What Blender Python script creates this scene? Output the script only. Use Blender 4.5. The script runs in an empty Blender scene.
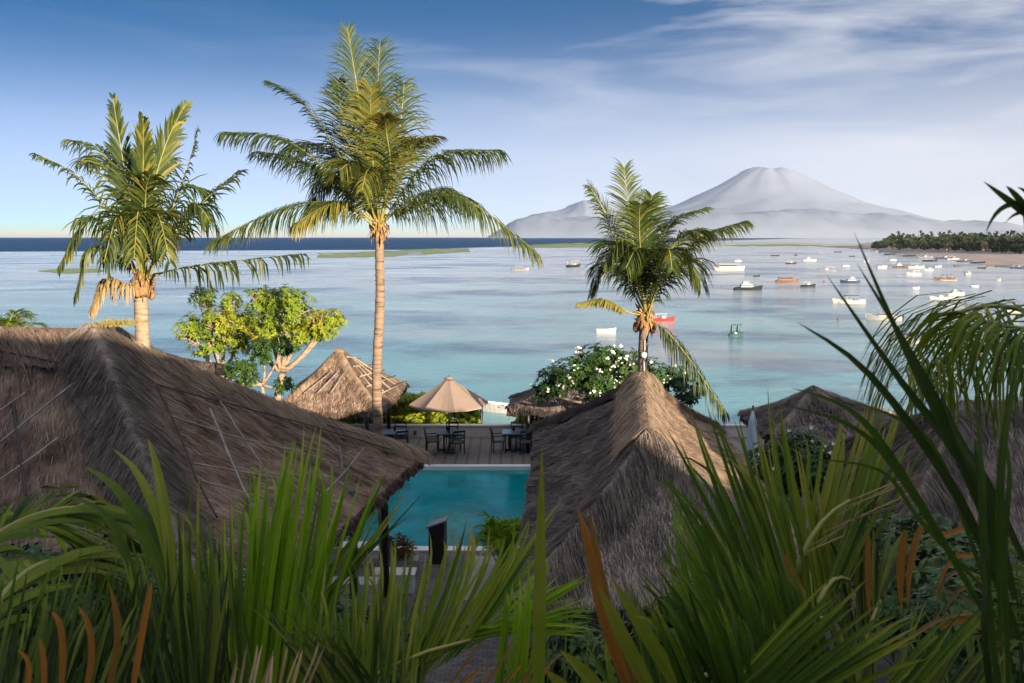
import bpy, math, random
from mathutils import Vector, noise
from math import radians as R, sin, cos, pi
random.seed(7)
S = bpy.context.scene
C = S.collection

# ---------------------------------------------------------------- camera
CAM = Vector((0, 0, 12.0)); F = 900.0; PITCH = math.atan(104.5/F)
cd = bpy.data.cameras.new('camera'); cam = bpy.data.objects.new('camera', cd); C.objects.link(cam)
cd.sensor_width = 36; cd.lens = 36*F/1024; cd.clip_start = .05; cd.clip_end = 60000
cam.location = CAM; cam.rotation_euler = (pi/2-PITCH, 0, 0); S.camera = cam
cd.dof.use_dof = True; cd.dof.focus_distance = 24; cd.dof.aperture_fstop = 8

# ---------------------------------------------------------------- light
SUN_EL = R(11); SUN_AZ = R(32)        # behind the camera, to the right
sundir = Vector((sin(SUN_AZ)*cos(SUN_EL), -cos(SUN_AZ)*cos(SUN_EL), sin(SUN_EL)))
w = bpy.data.worlds.new('World'); S.world = w; w.use_nodes = True
nt = w.node_tree; N = nt.nodes; L = nt.links; N.clear()
ZS, GAM, SAT, HUE, MUL = 6.0, 1.8, 1.9, .48, .5
HZC = 3.35
out = N.new('ShaderNodeOutputWorld'); bg = N.new('ShaderNodeBackground'); L.new(bg.outputs[0], out.inputs[0])
bg.inputs[1].default_value = .15
tc = N.new('ShaderNodeTexCoord')
mp = N.new('ShaderNodeMapping'); mp.vector_type = 'POINT'; mp.inputs['Scale'].default_value = (1, 1, ZS)
L.new(tc.outputs['Generated'], mp.inputs[0])
nm = N.new('ShaderNodeVectorMath'); nm.operation = 'NORMALIZE'; L.new(mp.outputs[0], nm.inputs[0])
sky = N.new('ShaderNodeTexSky'); sky.sky_type = 'NISHITA'; sky.sun_disc = False
sky.sun_elevation = SUN_EL; sky.sun_rotation = pi-SUN_AZ
sky.air_density = 1.0; sky.dust_density = .5; sky.ozone_density = 3
L.new(nm.outputs[0], sky.inputs[0])
# thin cirrus streaks
mp2 = N.new('ShaderNodeMapping'); mp2.inputs['Scale'].default_value = (1.3, 1.3, 9); mp2.inputs['Rotation'].default_value = (0, R(6), R(20))
L.new(tc.outputs['Generated'], mp2.inputs[0])
n1 = N.new('ShaderNodeTexNoise'); n1.inputs['Scale'].default_value = 2.2; n1.inputs['Detail'].default_value = 9
n1.inputs['Roughness'].default_value = .58; n1.inputs['Distortion'].default_value = .5; L.new(mp2.outputs[0], n1.inputs[0])
r1 = N.new('ShaderNodeMapRange'); r1.inputs[1].default_value = .42; r1.inputs[2].default_value = .78; r1.inputs[4].default_value = .75
L.new(n1.outputs[0], r1.inputs[0])
# more cloud towards the right
sx = N.new('ShaderNodeSeparateXYZ'); L.new(tc.outputs['Generated'], sx.inputs[0])
r2 = N.new('ShaderNodeMapRange'); r2.inputs[1].default_value = -.25; r2.inputs[2].default_value = .5; r2.inputs[3].default_value = .12; r2.inputs[4].default_value = 1.25
L.new(sx.outputs[0], r2.inputs[0])
r3 = N.new('ShaderNodeMapRange'); r3.inputs[1].default_value = .02; r3.inputs[2].default_value = .2; r3.inputs[3].default_value = .25; r3.inputs[4].default_value = 1
L.new(sx.outputs[2], r3.inputs[0])
mu = N.new('ShaderNodeMath'); mu.operation = 'MULTIPLY'; L.new(r1.outputs[0], mu.inputs[0]); L.new(r2.outputs[0], mu.inputs[1])
mu2 = N.new('ShaderNodeMath'); mu2.operation = 'MULTIPLY'; mu2.use_clamp = True; L.new(mu.outputs[0], mu2.inputs[0]); L.new(r3.outputs[0], mu2.inputs[1])
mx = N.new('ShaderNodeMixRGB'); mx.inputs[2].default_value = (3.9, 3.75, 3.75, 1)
over_fill = N.new('ShaderNodeMapRange'); over_fill.inputs[1].default_value = .38; over_fill.inputs[2].default_value = .8; over_fill.inputs[4].default_value = .58; L.new(sx.outputs[2], over_fill.inputs[0])  # whiter cloud above the frame, added as neutral fill for shaded parts
mo = N.new('ShaderNodeMath'); mo.operation = 'MAXIMUM'; L.new(mu2.outputs[0], mo.inputs[0]); L.new(over_fill.outputs[0], mo.inputs[1])
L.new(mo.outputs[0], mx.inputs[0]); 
gm = N.new('ShaderNodeGamma'); gm.inputs[1].default_value = GAM; L.new(sky.outputs[0], gm.inputs[0])
hs = N.new('ShaderNodeHueSaturation'); hs.inputs['Hue'].default_value = HUE; hs.inputs['Saturation'].default_value = SAT; hs.inputs['Value'].default_value = MUL
L.new(gm.outputs[0], hs.inputs['Color']); 
# pale dusty air low over the sea
hr = N.new('ShaderNodeMapRange'); hr.interpolation_type = 'SMOOTHERSTEP'; hr.inputs[1].default_value = -.06; hr.inputs[2].default_value = .265; hr.inputs[3].default_value = .99; hr.inputs[4].default_value = 0
sz = N.new('ShaderNodeSeparateXYZ'); L.new(tc.outputs['Generated'], sz.inputs[0])
wz = N.new('ShaderNodeMath'); wz.operation = 'MULTIPLY_ADD'; wz.inputs[1].default_value = -.03; L.new(sz.outputs[0], wz.inputs[0]); L.new(sz.outputs[2], wz.inputs[2]); L.new(wz.outputs[0], hr.inputs[0])
hm = N.new('ShaderNodeMixRGB'); hm.inputs[2].default_value = (HZC*1.02, HZC*.955, HZC*.93, 1); L.new(hr.outputs[0], hm.inputs[0])
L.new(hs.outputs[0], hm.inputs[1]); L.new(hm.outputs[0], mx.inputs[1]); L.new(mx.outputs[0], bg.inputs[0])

sl = bpy.data.lights.new('sun', 'SUN'); so = bpy.data.objects.new('sun', sl); C.objects.link(so)
sl.energy = 5.0; sl.angle = R(.5); sl.color = (1, .83, .62)
so.rotation_euler = (-sundir).to_track_quat('-Z', 'Y').to_euler(); so.location = (20, -30, 40)
S.view_settings.view_transform = 'Standard'; S.view_settings.look = 'None'
S.view_settings.gamma = 1; S.view_settings.exposure = 1.2
S.render.engine = 'CYCLES'
S.cycles.transparent_max_bounces = 8; S.cycles.max_bounces = 5; S.cycles.volume_bounces = 2

# ---------------------------------------------------------------- pixel helpers
def pix(px, py, Y):
    u = (px-512)/F; v = (341.5-py)/F
    x, y, z = u, cos(PITCH)+v*sin(PITCH), -sin(PITCH)+v*cos(PITCH)
    k = Y/y
    return Vector((x*k, Y, CAM.z+z*k))
def ground(px, py, z=0.0):
    u = (px-512)/F; v = (341.5-py)/F
    x, y, zz = u, cos(PITCH)+v*sin(PITCH), -sin(PITCH)+v*cos(PITCH)
    k = (z-CAM.z)/zz
    return Vector((x*k, y*k, z))
def hit(px, py, p0, nrm):
    d = pix(px, py, 1.0)-CAM
    return CAM+d*((p0-CAM).dot(nrm)/d.dot(nrm))

# ---------------------------------------------------------------- mesh builder
class MB:
    def __init__(s): s.v = []; s.f = []; s.m = []; s.t = []; s.uv = []; s.smooth = []
    def face(s, vs, mi=0, tint=.5, uv=None, smooth=False):
        s.f.append(vs); s.m.append(mi); s.t.append(tint); s.uv.append(uv); s.smooth.append(smooth)
    def quadp(s, pts, mi=0, tint=.5, uv=None):
        n = len(s.v); s.v += [tuple(p) for p in pts]; s.face(list(range(n, n+len(pts))), mi, tint, uv)
    def box(s, c, d, rz=0, mi=0, tint=.5, taper=1):
        n = len(s.v); a, b = cos(rz), sin(rz)
        for z in (-1, 1):
            k = taper if z > 0 else 1
            for x, y in ((-1, -1), (1, -1), (1, 1), (-1, 1)):
                X = x*d[0]/2*k; Y = y*d[1]/2*k
                s.v.append((c[0]+X*a-Y*b, c[1]+X*b+Y*a, c[2]+z*d[2]/2))
        for q in ((3, 2, 1, 0), (4, 5, 6, 7), (0, 1, 5, 4), (1, 2, 6, 5), (2, 3, 7, 6), (3, 0, 4, 7)):
            s.face([n+i for i in q], mi, tint)
    def tube(s, pts, rad, seg=6, mi=0, tint=.5, cap=True, wob=0):
        pts = [Vector(p) for p in pts]; n0 = len(s.v)
        if not hasattr(rad, '__len__'): rad = [rad]*len(pts)
        ref = None
        for i, p in enumerate(pts):
            t = (pts[min(i+1, len(pts)-1)]-pts[max(i-1, 0)]).normalized()
            if ref is None: ref = t.orthogonal().normalized()
            ref = (ref-t*ref.dot(t)).normalized(); b = t.cross(ref)
            for k in range(seg):
                a = 2*pi*k/seg; r = rad[i]*(1+random.uniform(-wob, wob))
                s.v.append(tuple(p+ref*cos(a)*r+b*sin(a)*r))
        for i in range(len(pts)-1):
            for k in range(seg):
                a = n0+i*seg+k; b2 = n0+i*seg+(k+1) % seg
                s.face([a, b2, b2+seg, a+seg], mi, tint, None, seg > 5)
        if cap:
            s.face([n0+k for k in range(seg)][::-1], mi, tint)
            e = n0+(len(pts)-1)*seg; s.face([e+k for k in range(seg)], mi, tint)
    def ribbon(s, pts, wid, side, mi=0, tint=.5, fold=0.0, tip=0.0):
        # tapered leaf blade along pts; fold > 0 makes a shallow V about the midrib
        pts = [Vector(p) for p in pts]; n0 = len(s.v); cols = 3 if fold else 2
        for i, p in enumerate(pts):
            t = (pts[min(i+1, len(pts)-1)]-pts[max(i-1, 0)])
            if t.length < 1e-7: t = Vector((0, 0, 1))
            t.normalize()
            b = side-t*side.dot(t)
            if b.length < 1e-4: b = t.orthogonal()
            b.normalize(); nn = t.cross(b); h = wid[i]/2
            if cols == 2: s.v += [tuple(p-b*h), tuple(p+b*h)]
            else: s.v += [tuple(p-b*h+nn*h*fold), tuple(p), tuple(p+b*h+nn*h*fold)]
        for i in range(len(pts)-1):
            for c in range(cols-1):
                a = n0+i*cols+c; q0, q1 = i/(len(pts)-1), (i+1)/(len(pts)-1); u0, u1 = c/(cols-1)+n0 % 97, (c+1)/(cols-1)+n0 % 97
                s.face([a, a+1, a+1+cols, a+cols], mi, tint if not tip else min(1, tint+tip*max(0, (i+1)/(len(pts)-1)-.6)/.4), [(u0, q0), (u1, q0), (u1, q1), (u0, q1)])
    def lathe(s, c, prof, seg=12, mi=0, tint=.5):
        n0 = len(s.v)
        for r, z in prof:
            for k in range(seg):
                a = 2*pi*k/seg; s.v.append((c[0]+r*cos(a), c[1]+r*sin(a), c[2]+z))
        for i in range(len(prof)-1):
            for k in range(seg):
                a = n0+i*seg+k; b = n0+i*seg+(k+1) % seg
                s.face([a, b, b+seg, a+seg], mi, tint, None, True)
        s.face([n0+k for k in range(seg)][::-1], mi, tint)
        e = n0+(len(prof)-1)*seg; s.face([e+k for k in range(seg)], mi, tint)
    def build(s, name, mats, parent=None, loc=None):
        me = bpy.data.meshes.new(name); me.from_pydata(s.v, [], s.f)
        if not isinstance(mats, (list, tuple)): mats = [mats]
        for m in mats: me.materials.append(m)
        me.polygons.foreach_set('material_index', s.m)
        me.polygons.foreach_set('use_smooth', s.smooth)
        at = me.attributes.new('tint', 'FLOAT', 'FACE'); at.data.foreach_set('value', s.t)
        if any(u is not None for u in s.uv):
            ul = me.uv_layers.new(name='UVMap'); fl = []
            for f, u in zip(s.f, s.uv):
                u = u or [(0, 0)]*len(f)
                for q in u: fl += [q[0], q[1]]
            ul.data.foreach_set('uv', fl)
        me.update()
        o = bpy.data.objects.new(name, me); C.objects.link(o)
        if parent is not None: o.parent = parent; 
        if loc is not None: o.location = loc
        return o

def tag(o, label, cat=None, group=None, kind=None):
    if label: o['label'] = label
    if cat: o['category'] = cat
    if group: o['group'] = group
    if kind: o['kind'] = kind
    return o
def thing(name, label, cat, loc=(0, 0, 0), rz=0, group=None):
    o = bpy.data.objects.new(name, None); C.objects.link(o); o.location = loc; o.rotation_euler = (0, 0, rz)
    o.empty_display_size = .2
    return tag(o, label, cat, group)
def copy_tree(o, parent=None):
    c = o.copy(); C.objects.link(c)
    if parent is not None: c.parent = parent
    for ch in list(o.children): copy_tree(ch, c)
    return c

# ---------------------------------------------------------------- materials
def new_mat(name):
    m = bpy.data.materials.new(name); m.use_nodes = True
    return m, m.node_tree.nodes, m.node_tree.links, m.node_tree.nodes['Principled BSDF']
def ramp(N, cols, fac=None, L=None):
    r = N.new('ShaderNodeValToRGB'); e = r.color_ramp.elements
    while len(e) < len(cols): e.new(.5)
    for i, (p, c) in enumerate(cols): e[i].position = p; e[i].color = (*c, 1)
    if fac is not None: L.new(fac, r.inputs[0])
    return r
def simple(name, col, rough=.6, var=.25, scale=6, bump=0, metal=0, spec=.5):
    m, N, L, b = new_mat(name)
    tc = N.new('ShaderNodeTexCoord'); n = N.new('ShaderNodeTexNoise'); n.inputs['Scale'].default_value = scale
    n.inputs['Detail'].default_value = 6; L.new(tc.outputs['Object'], n.inputs[0])
    a = tuple(c*(1-var) for c in col); d = tuple(min(1, c*(1+var)) for c in col)
    r = ramp(N, [(.3, a), (.7, d)], n.outputs[0], L); L.new(r.outputs[0], b.inputs['Base Color'])
    b.inputs['Roughness'].default_value = rough; b.inputs['Metallic'].default_value = metal
    b.inputs['Specular IOR Level'].default_value = spec
    if bump:
        bp = N.new('ShaderNodeBump'); bp.inputs['Strength'].default_value = bump; bp.inputs['Distance'].default_value = .02
        L.new(n.outputs[0], bp.inputs['Height']); L.new(bp.outputs[0], b.inputs['Normal'])
    return m
def leafmat(name, cols, rough=.45, trans=.3):
    m, N, L, b = new_mat(name)
    a = N.new('ShaderNodeAttribute'); a.attribute_name = 'tint'
    tc = N.new('ShaderNodeTexCoord'); n = N.new('ShaderNodeTexNoise'); n.inputs['Scale'].default_value = 9; L.new(tc.outputs['Object'], n.inputs[0])
    md = N.new('ShaderNodeMath'); md.operation = 'MULTIPLY_ADD'; md.inputs[1].default_value = .3; md.inputs[2].default_value = -.15; L.new(n.outputs[0], md.inputs[0])
    ad = N.new('ShaderNodeMath'); ad.operation = 'ADD'; L.new(a.outputs['Fac'], ad.inputs[0]); L.new(md.outputs[0], ad.inputs[1])
    uv = N.new('ShaderNodeUVMap'); mpv = N.new('ShaderNodeMapping'); mpv.inputs['Scale'].default_value = (9, 1.6, 1); L.new(uv.outputs[0], mpv.inputs[0])
    nv = N.new('ShaderNodeTexNoise'); nv.inputs['Scale'].default_value = 1; nv.inputs['Detail'].default_value = 4; L.new(mpv.outputs[0], nv.inputs[0])
    av = N.new('ShaderNodeMath'); av.operation = 'MULTIPLY_ADD'; av.inputs[1].default_value = .55; L.new(nv.outputs[0], av.inputs[0]); L.new(ad.outputs[0], av.inputs[2])
    as_ = N.new('ShaderNodeMath'); as_.operation = 'SUBTRACT'; as_.inputs[1].default_value = .275; L.new(av.outputs[0], as_.inputs[0]); ad = as_
    r = ramp(N, cols, ad.outputs[0], L); L.new(r.outputs[0], b.inputs['Base Color'])
    b.inputs['Roughness'].default_value = rough; b.inputs['Specular IOR Level'].default_value = .22
    t = N.new('ShaderNodeBsdfTranslucent'); L.new(r.outputs[0], t.inputs[0])
    ms = N.new('ShaderNodeMixShader'); ms.inputs[0].default_value = trans
    L.new(b.outputs[0], ms.inputs[1]); L.new(t.outputs[0], ms.inputs[2])
    L.new(ms.outputs[0], N['Material Output'].inputs[0])
    return m
def thatchmat(name, dark, mid, lite, scale=1.0):
    m, N, L, b = new_mat(name)
    uv = N.new('ShaderNodeUVMap'); mp = N.new('ShaderNodeMapping'); mp.inputs['Scale'].default_value = (22*scale, 1.3*scale, 1); L.new(uv.outputs[0], mp.inputs[0])
    n = N.new('ShaderNodeTexNoise'); n.inputs['Scale'].default_value = 1; n.inputs['Detail'].default_value = 7; n.inputs['Roughness'].default_value = .7
    n.inputs['Distortion'].default_value = .6; L.new(mp.outputs[0], n.inputs[0])
    tc = N.new('ShaderNodeTexCoord'); n2 = N.new('ShaderNodeTexNoise'); n2.inputs['Scale'].default_value = 1.6; n2.inputs['Detail'].default_value = 8
    n2.inputs['Roughness'].default_value = .65
    L.new(tc.outputs['Object'], n2.inputs[0])
    a = N.new('ShaderNodeAttribute'); a.attribute_name = 'tint'
    s1 = N.new('ShaderNodeMath'); s1.operation = 'MULTIPLY_ADD'; s1.inputs[1].default_value = .62; L.new(n.outputs[0], s1.inputs[0]); L.new(a.outputs['Fac'], s1.inputs[2])
    s2 = N.new('ShaderNodeMath'); s2.operation = 'MULTIPLY_ADD'; s2.inputs[1].default_value = .85; L.new(n2.outputs[0], s2.inputs[0]); L.new(s1.outputs[0], s2.inputs[2])
    s3 = N.new('ShaderNodeMath'); s3.operation = 'SUBTRACT'; s3.inputs[1].default_value = .735; L.new(s2.outputs[0], s3.inputs[0])
    r = ramp(N, [(.28, dark), (.52, mid), (.85, lite)], s3.outputs[0], L); L.new(r.outputs[0], b.inputs['Base Color'])
    b.inputs['Roughness'].default_value = .9; b.inputs['Specular IOR Level'].default_value = .15
    bp = N.new('ShaderNodeBump'); bp.inputs['Strength'].default_value = .9; bp.inputs['Distance'].default_value = .05
    L.new(n.outputs[0], bp.inputs['Height']); L.new(bp.outputs[0], b.inputs['Normal'])
    return m
M = {}
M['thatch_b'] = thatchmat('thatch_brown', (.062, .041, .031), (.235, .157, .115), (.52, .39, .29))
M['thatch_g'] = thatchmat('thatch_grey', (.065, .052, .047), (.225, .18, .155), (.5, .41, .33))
M['thatch_w'] = thatchmat('thatch_sunlit', (.09, .06, .045), (.31, .21, .14), (.6, .46, .32))  # warm copy of the thatch, sunlight mixed into its colour
M['thatch_d'] = thatchmat('thatch_dark', (.03, .025, .026), (.12, .095, .088), (.34, .27, .23))  # dark thatch; on the right roof it paints the shaded slope
M['bamboo'] = simple('bamboo', (.32, .26, .19), .5, .35, 5)
M['bamboo_grey'] = simple('weathered_bamboo', (.25, .23, .22), .6, .35, 5)
M['rope'] = simple('dark_batten', (.04, .032, .027), .7, .3, 8)
M['black_wood'] = simple('black_wood', (.018, .016, .017), .45, .3, 12)
M['dark_wood'] = simple('dark_wood', (.06, .042, .03), .6, .3, 8)
M['palm'] = leafmat('palm_leaf', [(.0, (.022, .042, .014)), (.45, (.055, .085, .018)), (.78, (.17, .18, .03)), (1, (.3, .23, .05))])
M['palm_dry'] = leafmat('dry_palm_leaf', [(.0, (.1, .07, .03)), (.5, (.3, .2, .08)), (1, (.45, .33, .17))], .6, .2)
M['rachis'] = simple('palm_midrib', (.26, .24, .05), .45, .35, 4)
M['fg'] = leafmat('green_frond', [(.0, (.022, .044, .006)), (.45, (.09, .16, .012)), (.75, (.2, .26, .018)), (1, (.34, .3, .04))], .5, .4)
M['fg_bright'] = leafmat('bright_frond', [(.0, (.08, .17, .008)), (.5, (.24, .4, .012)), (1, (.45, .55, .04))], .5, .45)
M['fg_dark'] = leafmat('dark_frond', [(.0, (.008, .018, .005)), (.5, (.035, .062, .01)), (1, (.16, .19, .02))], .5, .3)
M['fg_orange'] = leafmat('withered_frond', [(.0, (.2, .13, .03)), (.4, (.45, .17, .03)), (.75, (.62, .27, .04)), (1, (.22, .11, .05))], .5, .35)
def ringbark(name, c0, c1, sc):
    m, N, L, b = new_mat(name); tc = N.new('ShaderNodeTexCoord'); mp = N.new('ShaderNodeMapping'); mp.inputs['Scale'].default_value = (1.5, 1.5, sc); L.new(tc.outputs['Object'], mp.inputs[0])
    n = N.new('ShaderNodeTexNoise'); n.inputs['Scale'].default_value = 1; n.inputs['Detail'].default_value = 5; n.inputs['Roughness'].default_value = .75; L.new(mp.outputs[0], n.inputs[0])
    r = ramp(N, [(.36, c0), (.5, c1), (.72, tuple(min(1, q*1.3) for q in c1))], n.outputs[0], L); L.new(r.outputs[0], b.inputs['Base Color']); b.inputs['Roughness'].default_value = .85
    bp = N.new('ShaderNodeBump'); bp.inputs['Strength'].default_value = .8; bp.inputs['Distance'].default_value = .04; L.new(n.outputs[0], bp.inputs['Height']); L.new(bp.outputs[0], b.inputs['Normal']); return m
M['bark'] = ringbark('palm_bark', (.07, .045, .03), (.26, .18, .12), 13)
M['bark_pale'] = ringbark('pale_bark', (.16, .105, .065), (.33, .25, .17), 9)
M['bark_grey'] = ringbark('grey_bark', (.07, .05, .04), (.2, .155, .12), 12)
M['boot'] = simple('leaf_base_fibre', (.3, .17, .07), .9, .5, 14, .6)
M['plum'] = leafmat('plumeria_leaf', [(.0, (.05, .12, .015)), (.45, (.18, .28, .025)), (.8, (.42, .40, .04)), (1, (.55, .33, .06))], .4, .35)
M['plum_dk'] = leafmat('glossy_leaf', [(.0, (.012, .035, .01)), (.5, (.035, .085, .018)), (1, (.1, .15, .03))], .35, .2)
M['hedge'] = leafmat('hedge_leaf', [(.0, (.08, .15, .012)), (.5, (.26, .36, .025)), (1, (.65, .55, .08))], .4, .35)
M['flower'] = simple('white_flower', (.8, .78, .7), .6, .05)
M['white'] = simple('white_paint', (.76, .75, .72), .4, .06, 2)
M['cream'] = simple('cream_render', (.62, .57, .52), .7, .08, 3)
M['coping'] = simple('white_stone_coping', (.75, .74, .72), .5, .06, 3)
M['boat_white'] = simple('boat_white', (.45, .43, .4), .45, .12, 1.5)
M['grey'] = simple('grey_paint', (.2, .22, .25), .4, .15, 3)
M['blue'] = simple('blue_paint', (.03, .05, .11), .4, .15, 3)
M['teal'] = simple('teal_paint', (.03, .085, .09), .4, .2, 2)
M['red'] = simple('red_paint', (.45, .035, .03), .4, .15, 3)
M['orange'] = simple('orange_paint', (.3, .13, .085), .5, .2, 2)
M['brown'] = simple('brown_paint', (.16, .08, .05), .5, .2, 3)
M['black'] = simple('black_paint', (.015, .016, .02), .4, .2, 3)
M['tan'] = simple('tan_canvas', (.25, .185, .145), .8, .06, 3)
M['cushion'] = simple('grey_cushion', (.28, .25, .22), .8, .1, 5)
M['tabletop'] = simple('blue_grey_tabletop', (.3, .38, .46), .25, .1, 5)
M['glass'] = simple('boat_window', (.03, .04, .05), .12, .1, 2)
M['roof_red'] = simple('red_tile_roof', (.3, .1, .06), .7, .2, 2)
M['housewall'] = simple('house_wall', (.55, .42, .32), .7, .1, 2)
M['sand'] = simple('beach_sand', (.33, .27, .235), .9, .25, .08)
M['soil'] = simple('soil', (.05, .04, .03), .9, .4, 1.2, .5)
M['paleblue'] = simple('pale_blue_cloth', (.45, .6, .72), .7, .08, 4)
M['ledge'] = simple('concrete', (.33, .32, .31), .75, .15, 4, .2)

# ---------------------------------------------------------------- sea
def sea_mat():
    m, N, L, b = new_mat('sea_water')
    tc = N.new('ShaderNodeTexCoord'); P = tc.outputs['Object']
    sp = N.new('ShaderNodeSeparateXYZ'); L.new(P, sp.inputs[0])
    def noise_(scale, sc, det=5, rough=.55):
        mp = N.new('ShaderNodeMapping'); mp.inputs['Scale'].default_value = sc; L.new(P, mp.inputs[0])
        n = N.new('ShaderNodeTexNoise'); n.inputs['Scale'].default_value = scale; n.inputs['Detail'].default_value = det; n.inputs['Roughness'].default_value = rough
        L.new(mp.outputs[0], n.inputs[0]); return n.outputs[0]
    def math_(op, a, b_=None, c=None, clamp=False):
        n = N.new('ShaderNodeMath'); n.operation = op; n.use_clamp = clamp
        for i, q in enumerate((a, b_, c)):
            if q is None: continue
            if isinstance(q, (int, float)): n.inputs[i].default_value = q
            else: L.new(q, n.inputs[i])
        return n.outputs[0]
    wob = noise_(.004, (1, 1, 1), 6)
    def line(x0, y0, x1, y1):       # signed distance, + on the ocean side
        dx, dy = x1-x0, y1-y0; l = math.hypot(dx, dy); nx, ny = -dy/l, dx/l
        a = math_('MULTIPLY', sp.outputs[0], nx); q = math_('MULTIPLY_ADD', sp.outputs[1], ny, a)
        return math_('SUBTRACT', q, nx*x0+ny*y0)
    d = math_('MINIMUM', line(-245, 430, -90, 850), line(-90, 850, 700, 1120))
    d = math_('MULTIPLY_ADD', wob, 90, math_('SUBTRACT', d, 45))
    ocean = N.new('ShaderNodeMapRange'); ocean.inputs[1].default_value = -8; ocean.inputs[2].default_value = 22; L.new(d, ocean.inputs[0])
    surf = N.new('ShaderNodeMapRange'); surf.inputs[1].default_value = 0; surf.inputs[2].default_value = 1
    sf = math_('SUBTRACT', 1, math_('ABSOLUTE', math_('DIVIDE', math_('ADD', d, 45), 75)), None, True)
    sn = noise_(.02, (.5, 2.0, 1), 6, .7)
    sf = math_('MULTIPLY', sf, N_ramp := ramp(N, [(.42, (0, 0, 0)), (.62, (1, 1, 1))], sn, L).outputs[0])
    # lagoon: sand, weed patches, depth
    patch = noise_(.011, (.55, 1.0, 1), 6, .6)
    c1 = ramp(N, [(.34, (.035, .16, .2)), (.46, (.1, .32, .35)), (.62, (.18, .44, .44)), (.75, (.32, .49, .47))], patch, L)
    weed = noise_(.05, (.7, 1.0, 1), 6, .62)
    wr = ramp(N, [(.53, (0, 0, 0)), (.63, (1, 1, 1))], weed, L)
    mxw = N.new('ShaderNodeMixRGB'); L.new(math_('MULTIPLY', wr.outputs[0], .7), mxw.inputs[0]); L.new(c1.outputs[0], mxw.inputs[1]); mxw.inputs[2].default_value = (.045, .09, .14, 1)
    sand_sheen = N.new('ShaderNodeMapRange'); sand_sheen.inputs[1].default_value = 55; sand_sheen.inputs[2].default_value = 260; sand_sheen.inputs[4].default_value = .72; L.new(sp.outputs[1], sand_sheen.inputs[0])  # far sand with the whitish horizon reflection mixed into its colour
    mxf = N.new('ShaderNodeMixRGB'); L.new(sand_sheen.outputs[0], mxf.inputs[0]); L.new(mxw.outputs[0], mxf.inputs[1]); mxf.inputs[2].default_value = (.6, .56, .53, 1); mxw = mxf
    weed2 = noise_(.022, (.75, 1.0, 1), 7, .68); wr2 = ramp(N, [(.40, (1, 1, 1)), (.5, (0, 0, 0))], weed2, L)
    mz2 = N.new('ShaderNodeMixRGB'); L.new(math_('MULTIPLY', wr2.outputs[0], .85), mz2.inputs[0]); L.new(mxw.outputs[0], mz2.inputs[1]); mz2.inputs[2].default_value = (.04, .10, .15, 1)
    pl = noise_(.014, (.7, 1.1, 1), 6, .6); wr3 = ramp(N, [(.52, (0, 0, 0)), (.66, (1, 1, 1))], pl, L)
    mz3 = N.new('ShaderNodeMixRGB'); L.new(math_('MULTIPLY', wr3.outputs[0], .6), mz3.inputs[0]); L.new(mz2.outputs[0], mz3.inputs[1]); mz3.inputs[2].default_value = (.6, .54, .5, 1); mxw = mz3
    mxo = N.new('ShaderNodeMixRGB'); L.new(ocean.outputs[0], mxo.inputs[0]); L.new(mxw.outputs[0], mxo.inputs[1]); mxo.inputs[2].default_value = (.008, .05, .13, 1)
    mxs = N.new('ShaderNodeMixRGB'); L.new(sf, mxs.inputs[0]); L.new(mxo.outputs[0], mxs.inputs[1]); mxs.inputs[2].default_value = (.72, .72, .7, 1)
    L.new(mxs.outputs[0], b.inputs['Base Color'])
    b.inputs['IOR'].default_value = 1.33
    rr = N.new('ShaderNodeMapRange'); rr.inputs[3].default_value = .0; rr.inputs[4].default_value = .35; L.new(ocean.outputs[0], rr.inputs[0]); rv = noise_(.035, (.6, 1.1, 1), 5, .6); rq = math_('MULTIPLY_ADD', rv, .5, -.1); L.new(math_('ADD', rr.outputs[0], math_('MAXIMUM', rq, .03)), b.inputs['Roughness'])
    sr = N.new('ShaderNodeMapRange'); sr.inputs[3].default_value = .5; sr.inputs[4].default_value = .12; L.new(ocean.outputs[0], sr.inputs[0]); L.new(sr.outputs[0], b.inputs['Specular IOR Level'])
    h = noise_(.9, (.5, 1.3, 1), 4, .6); h2 = noise_(.12, (.4, 1.2, 1), 3, .5)
    hh = math_('MULTIPLY_ADD', h2, 2.2, h)
    bp = N.new('ShaderNodeBump'); bp.inputs['Strength'].default_value = .55; bp.inputs['Distance'].default_value = .25
    L.new(hh, bp.inputs['Height']); L.new(bp.outputs[0], b.inputs['Normal'])
    return m
m_ = MB(); m_.quadp([(-16000, -200, 0), (17000, -200, 0), (17000, 19000, 0), (-16000, 19000, 0)])
tag(m_.build('sea', sea_mat()), None, kind='structure')

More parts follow.
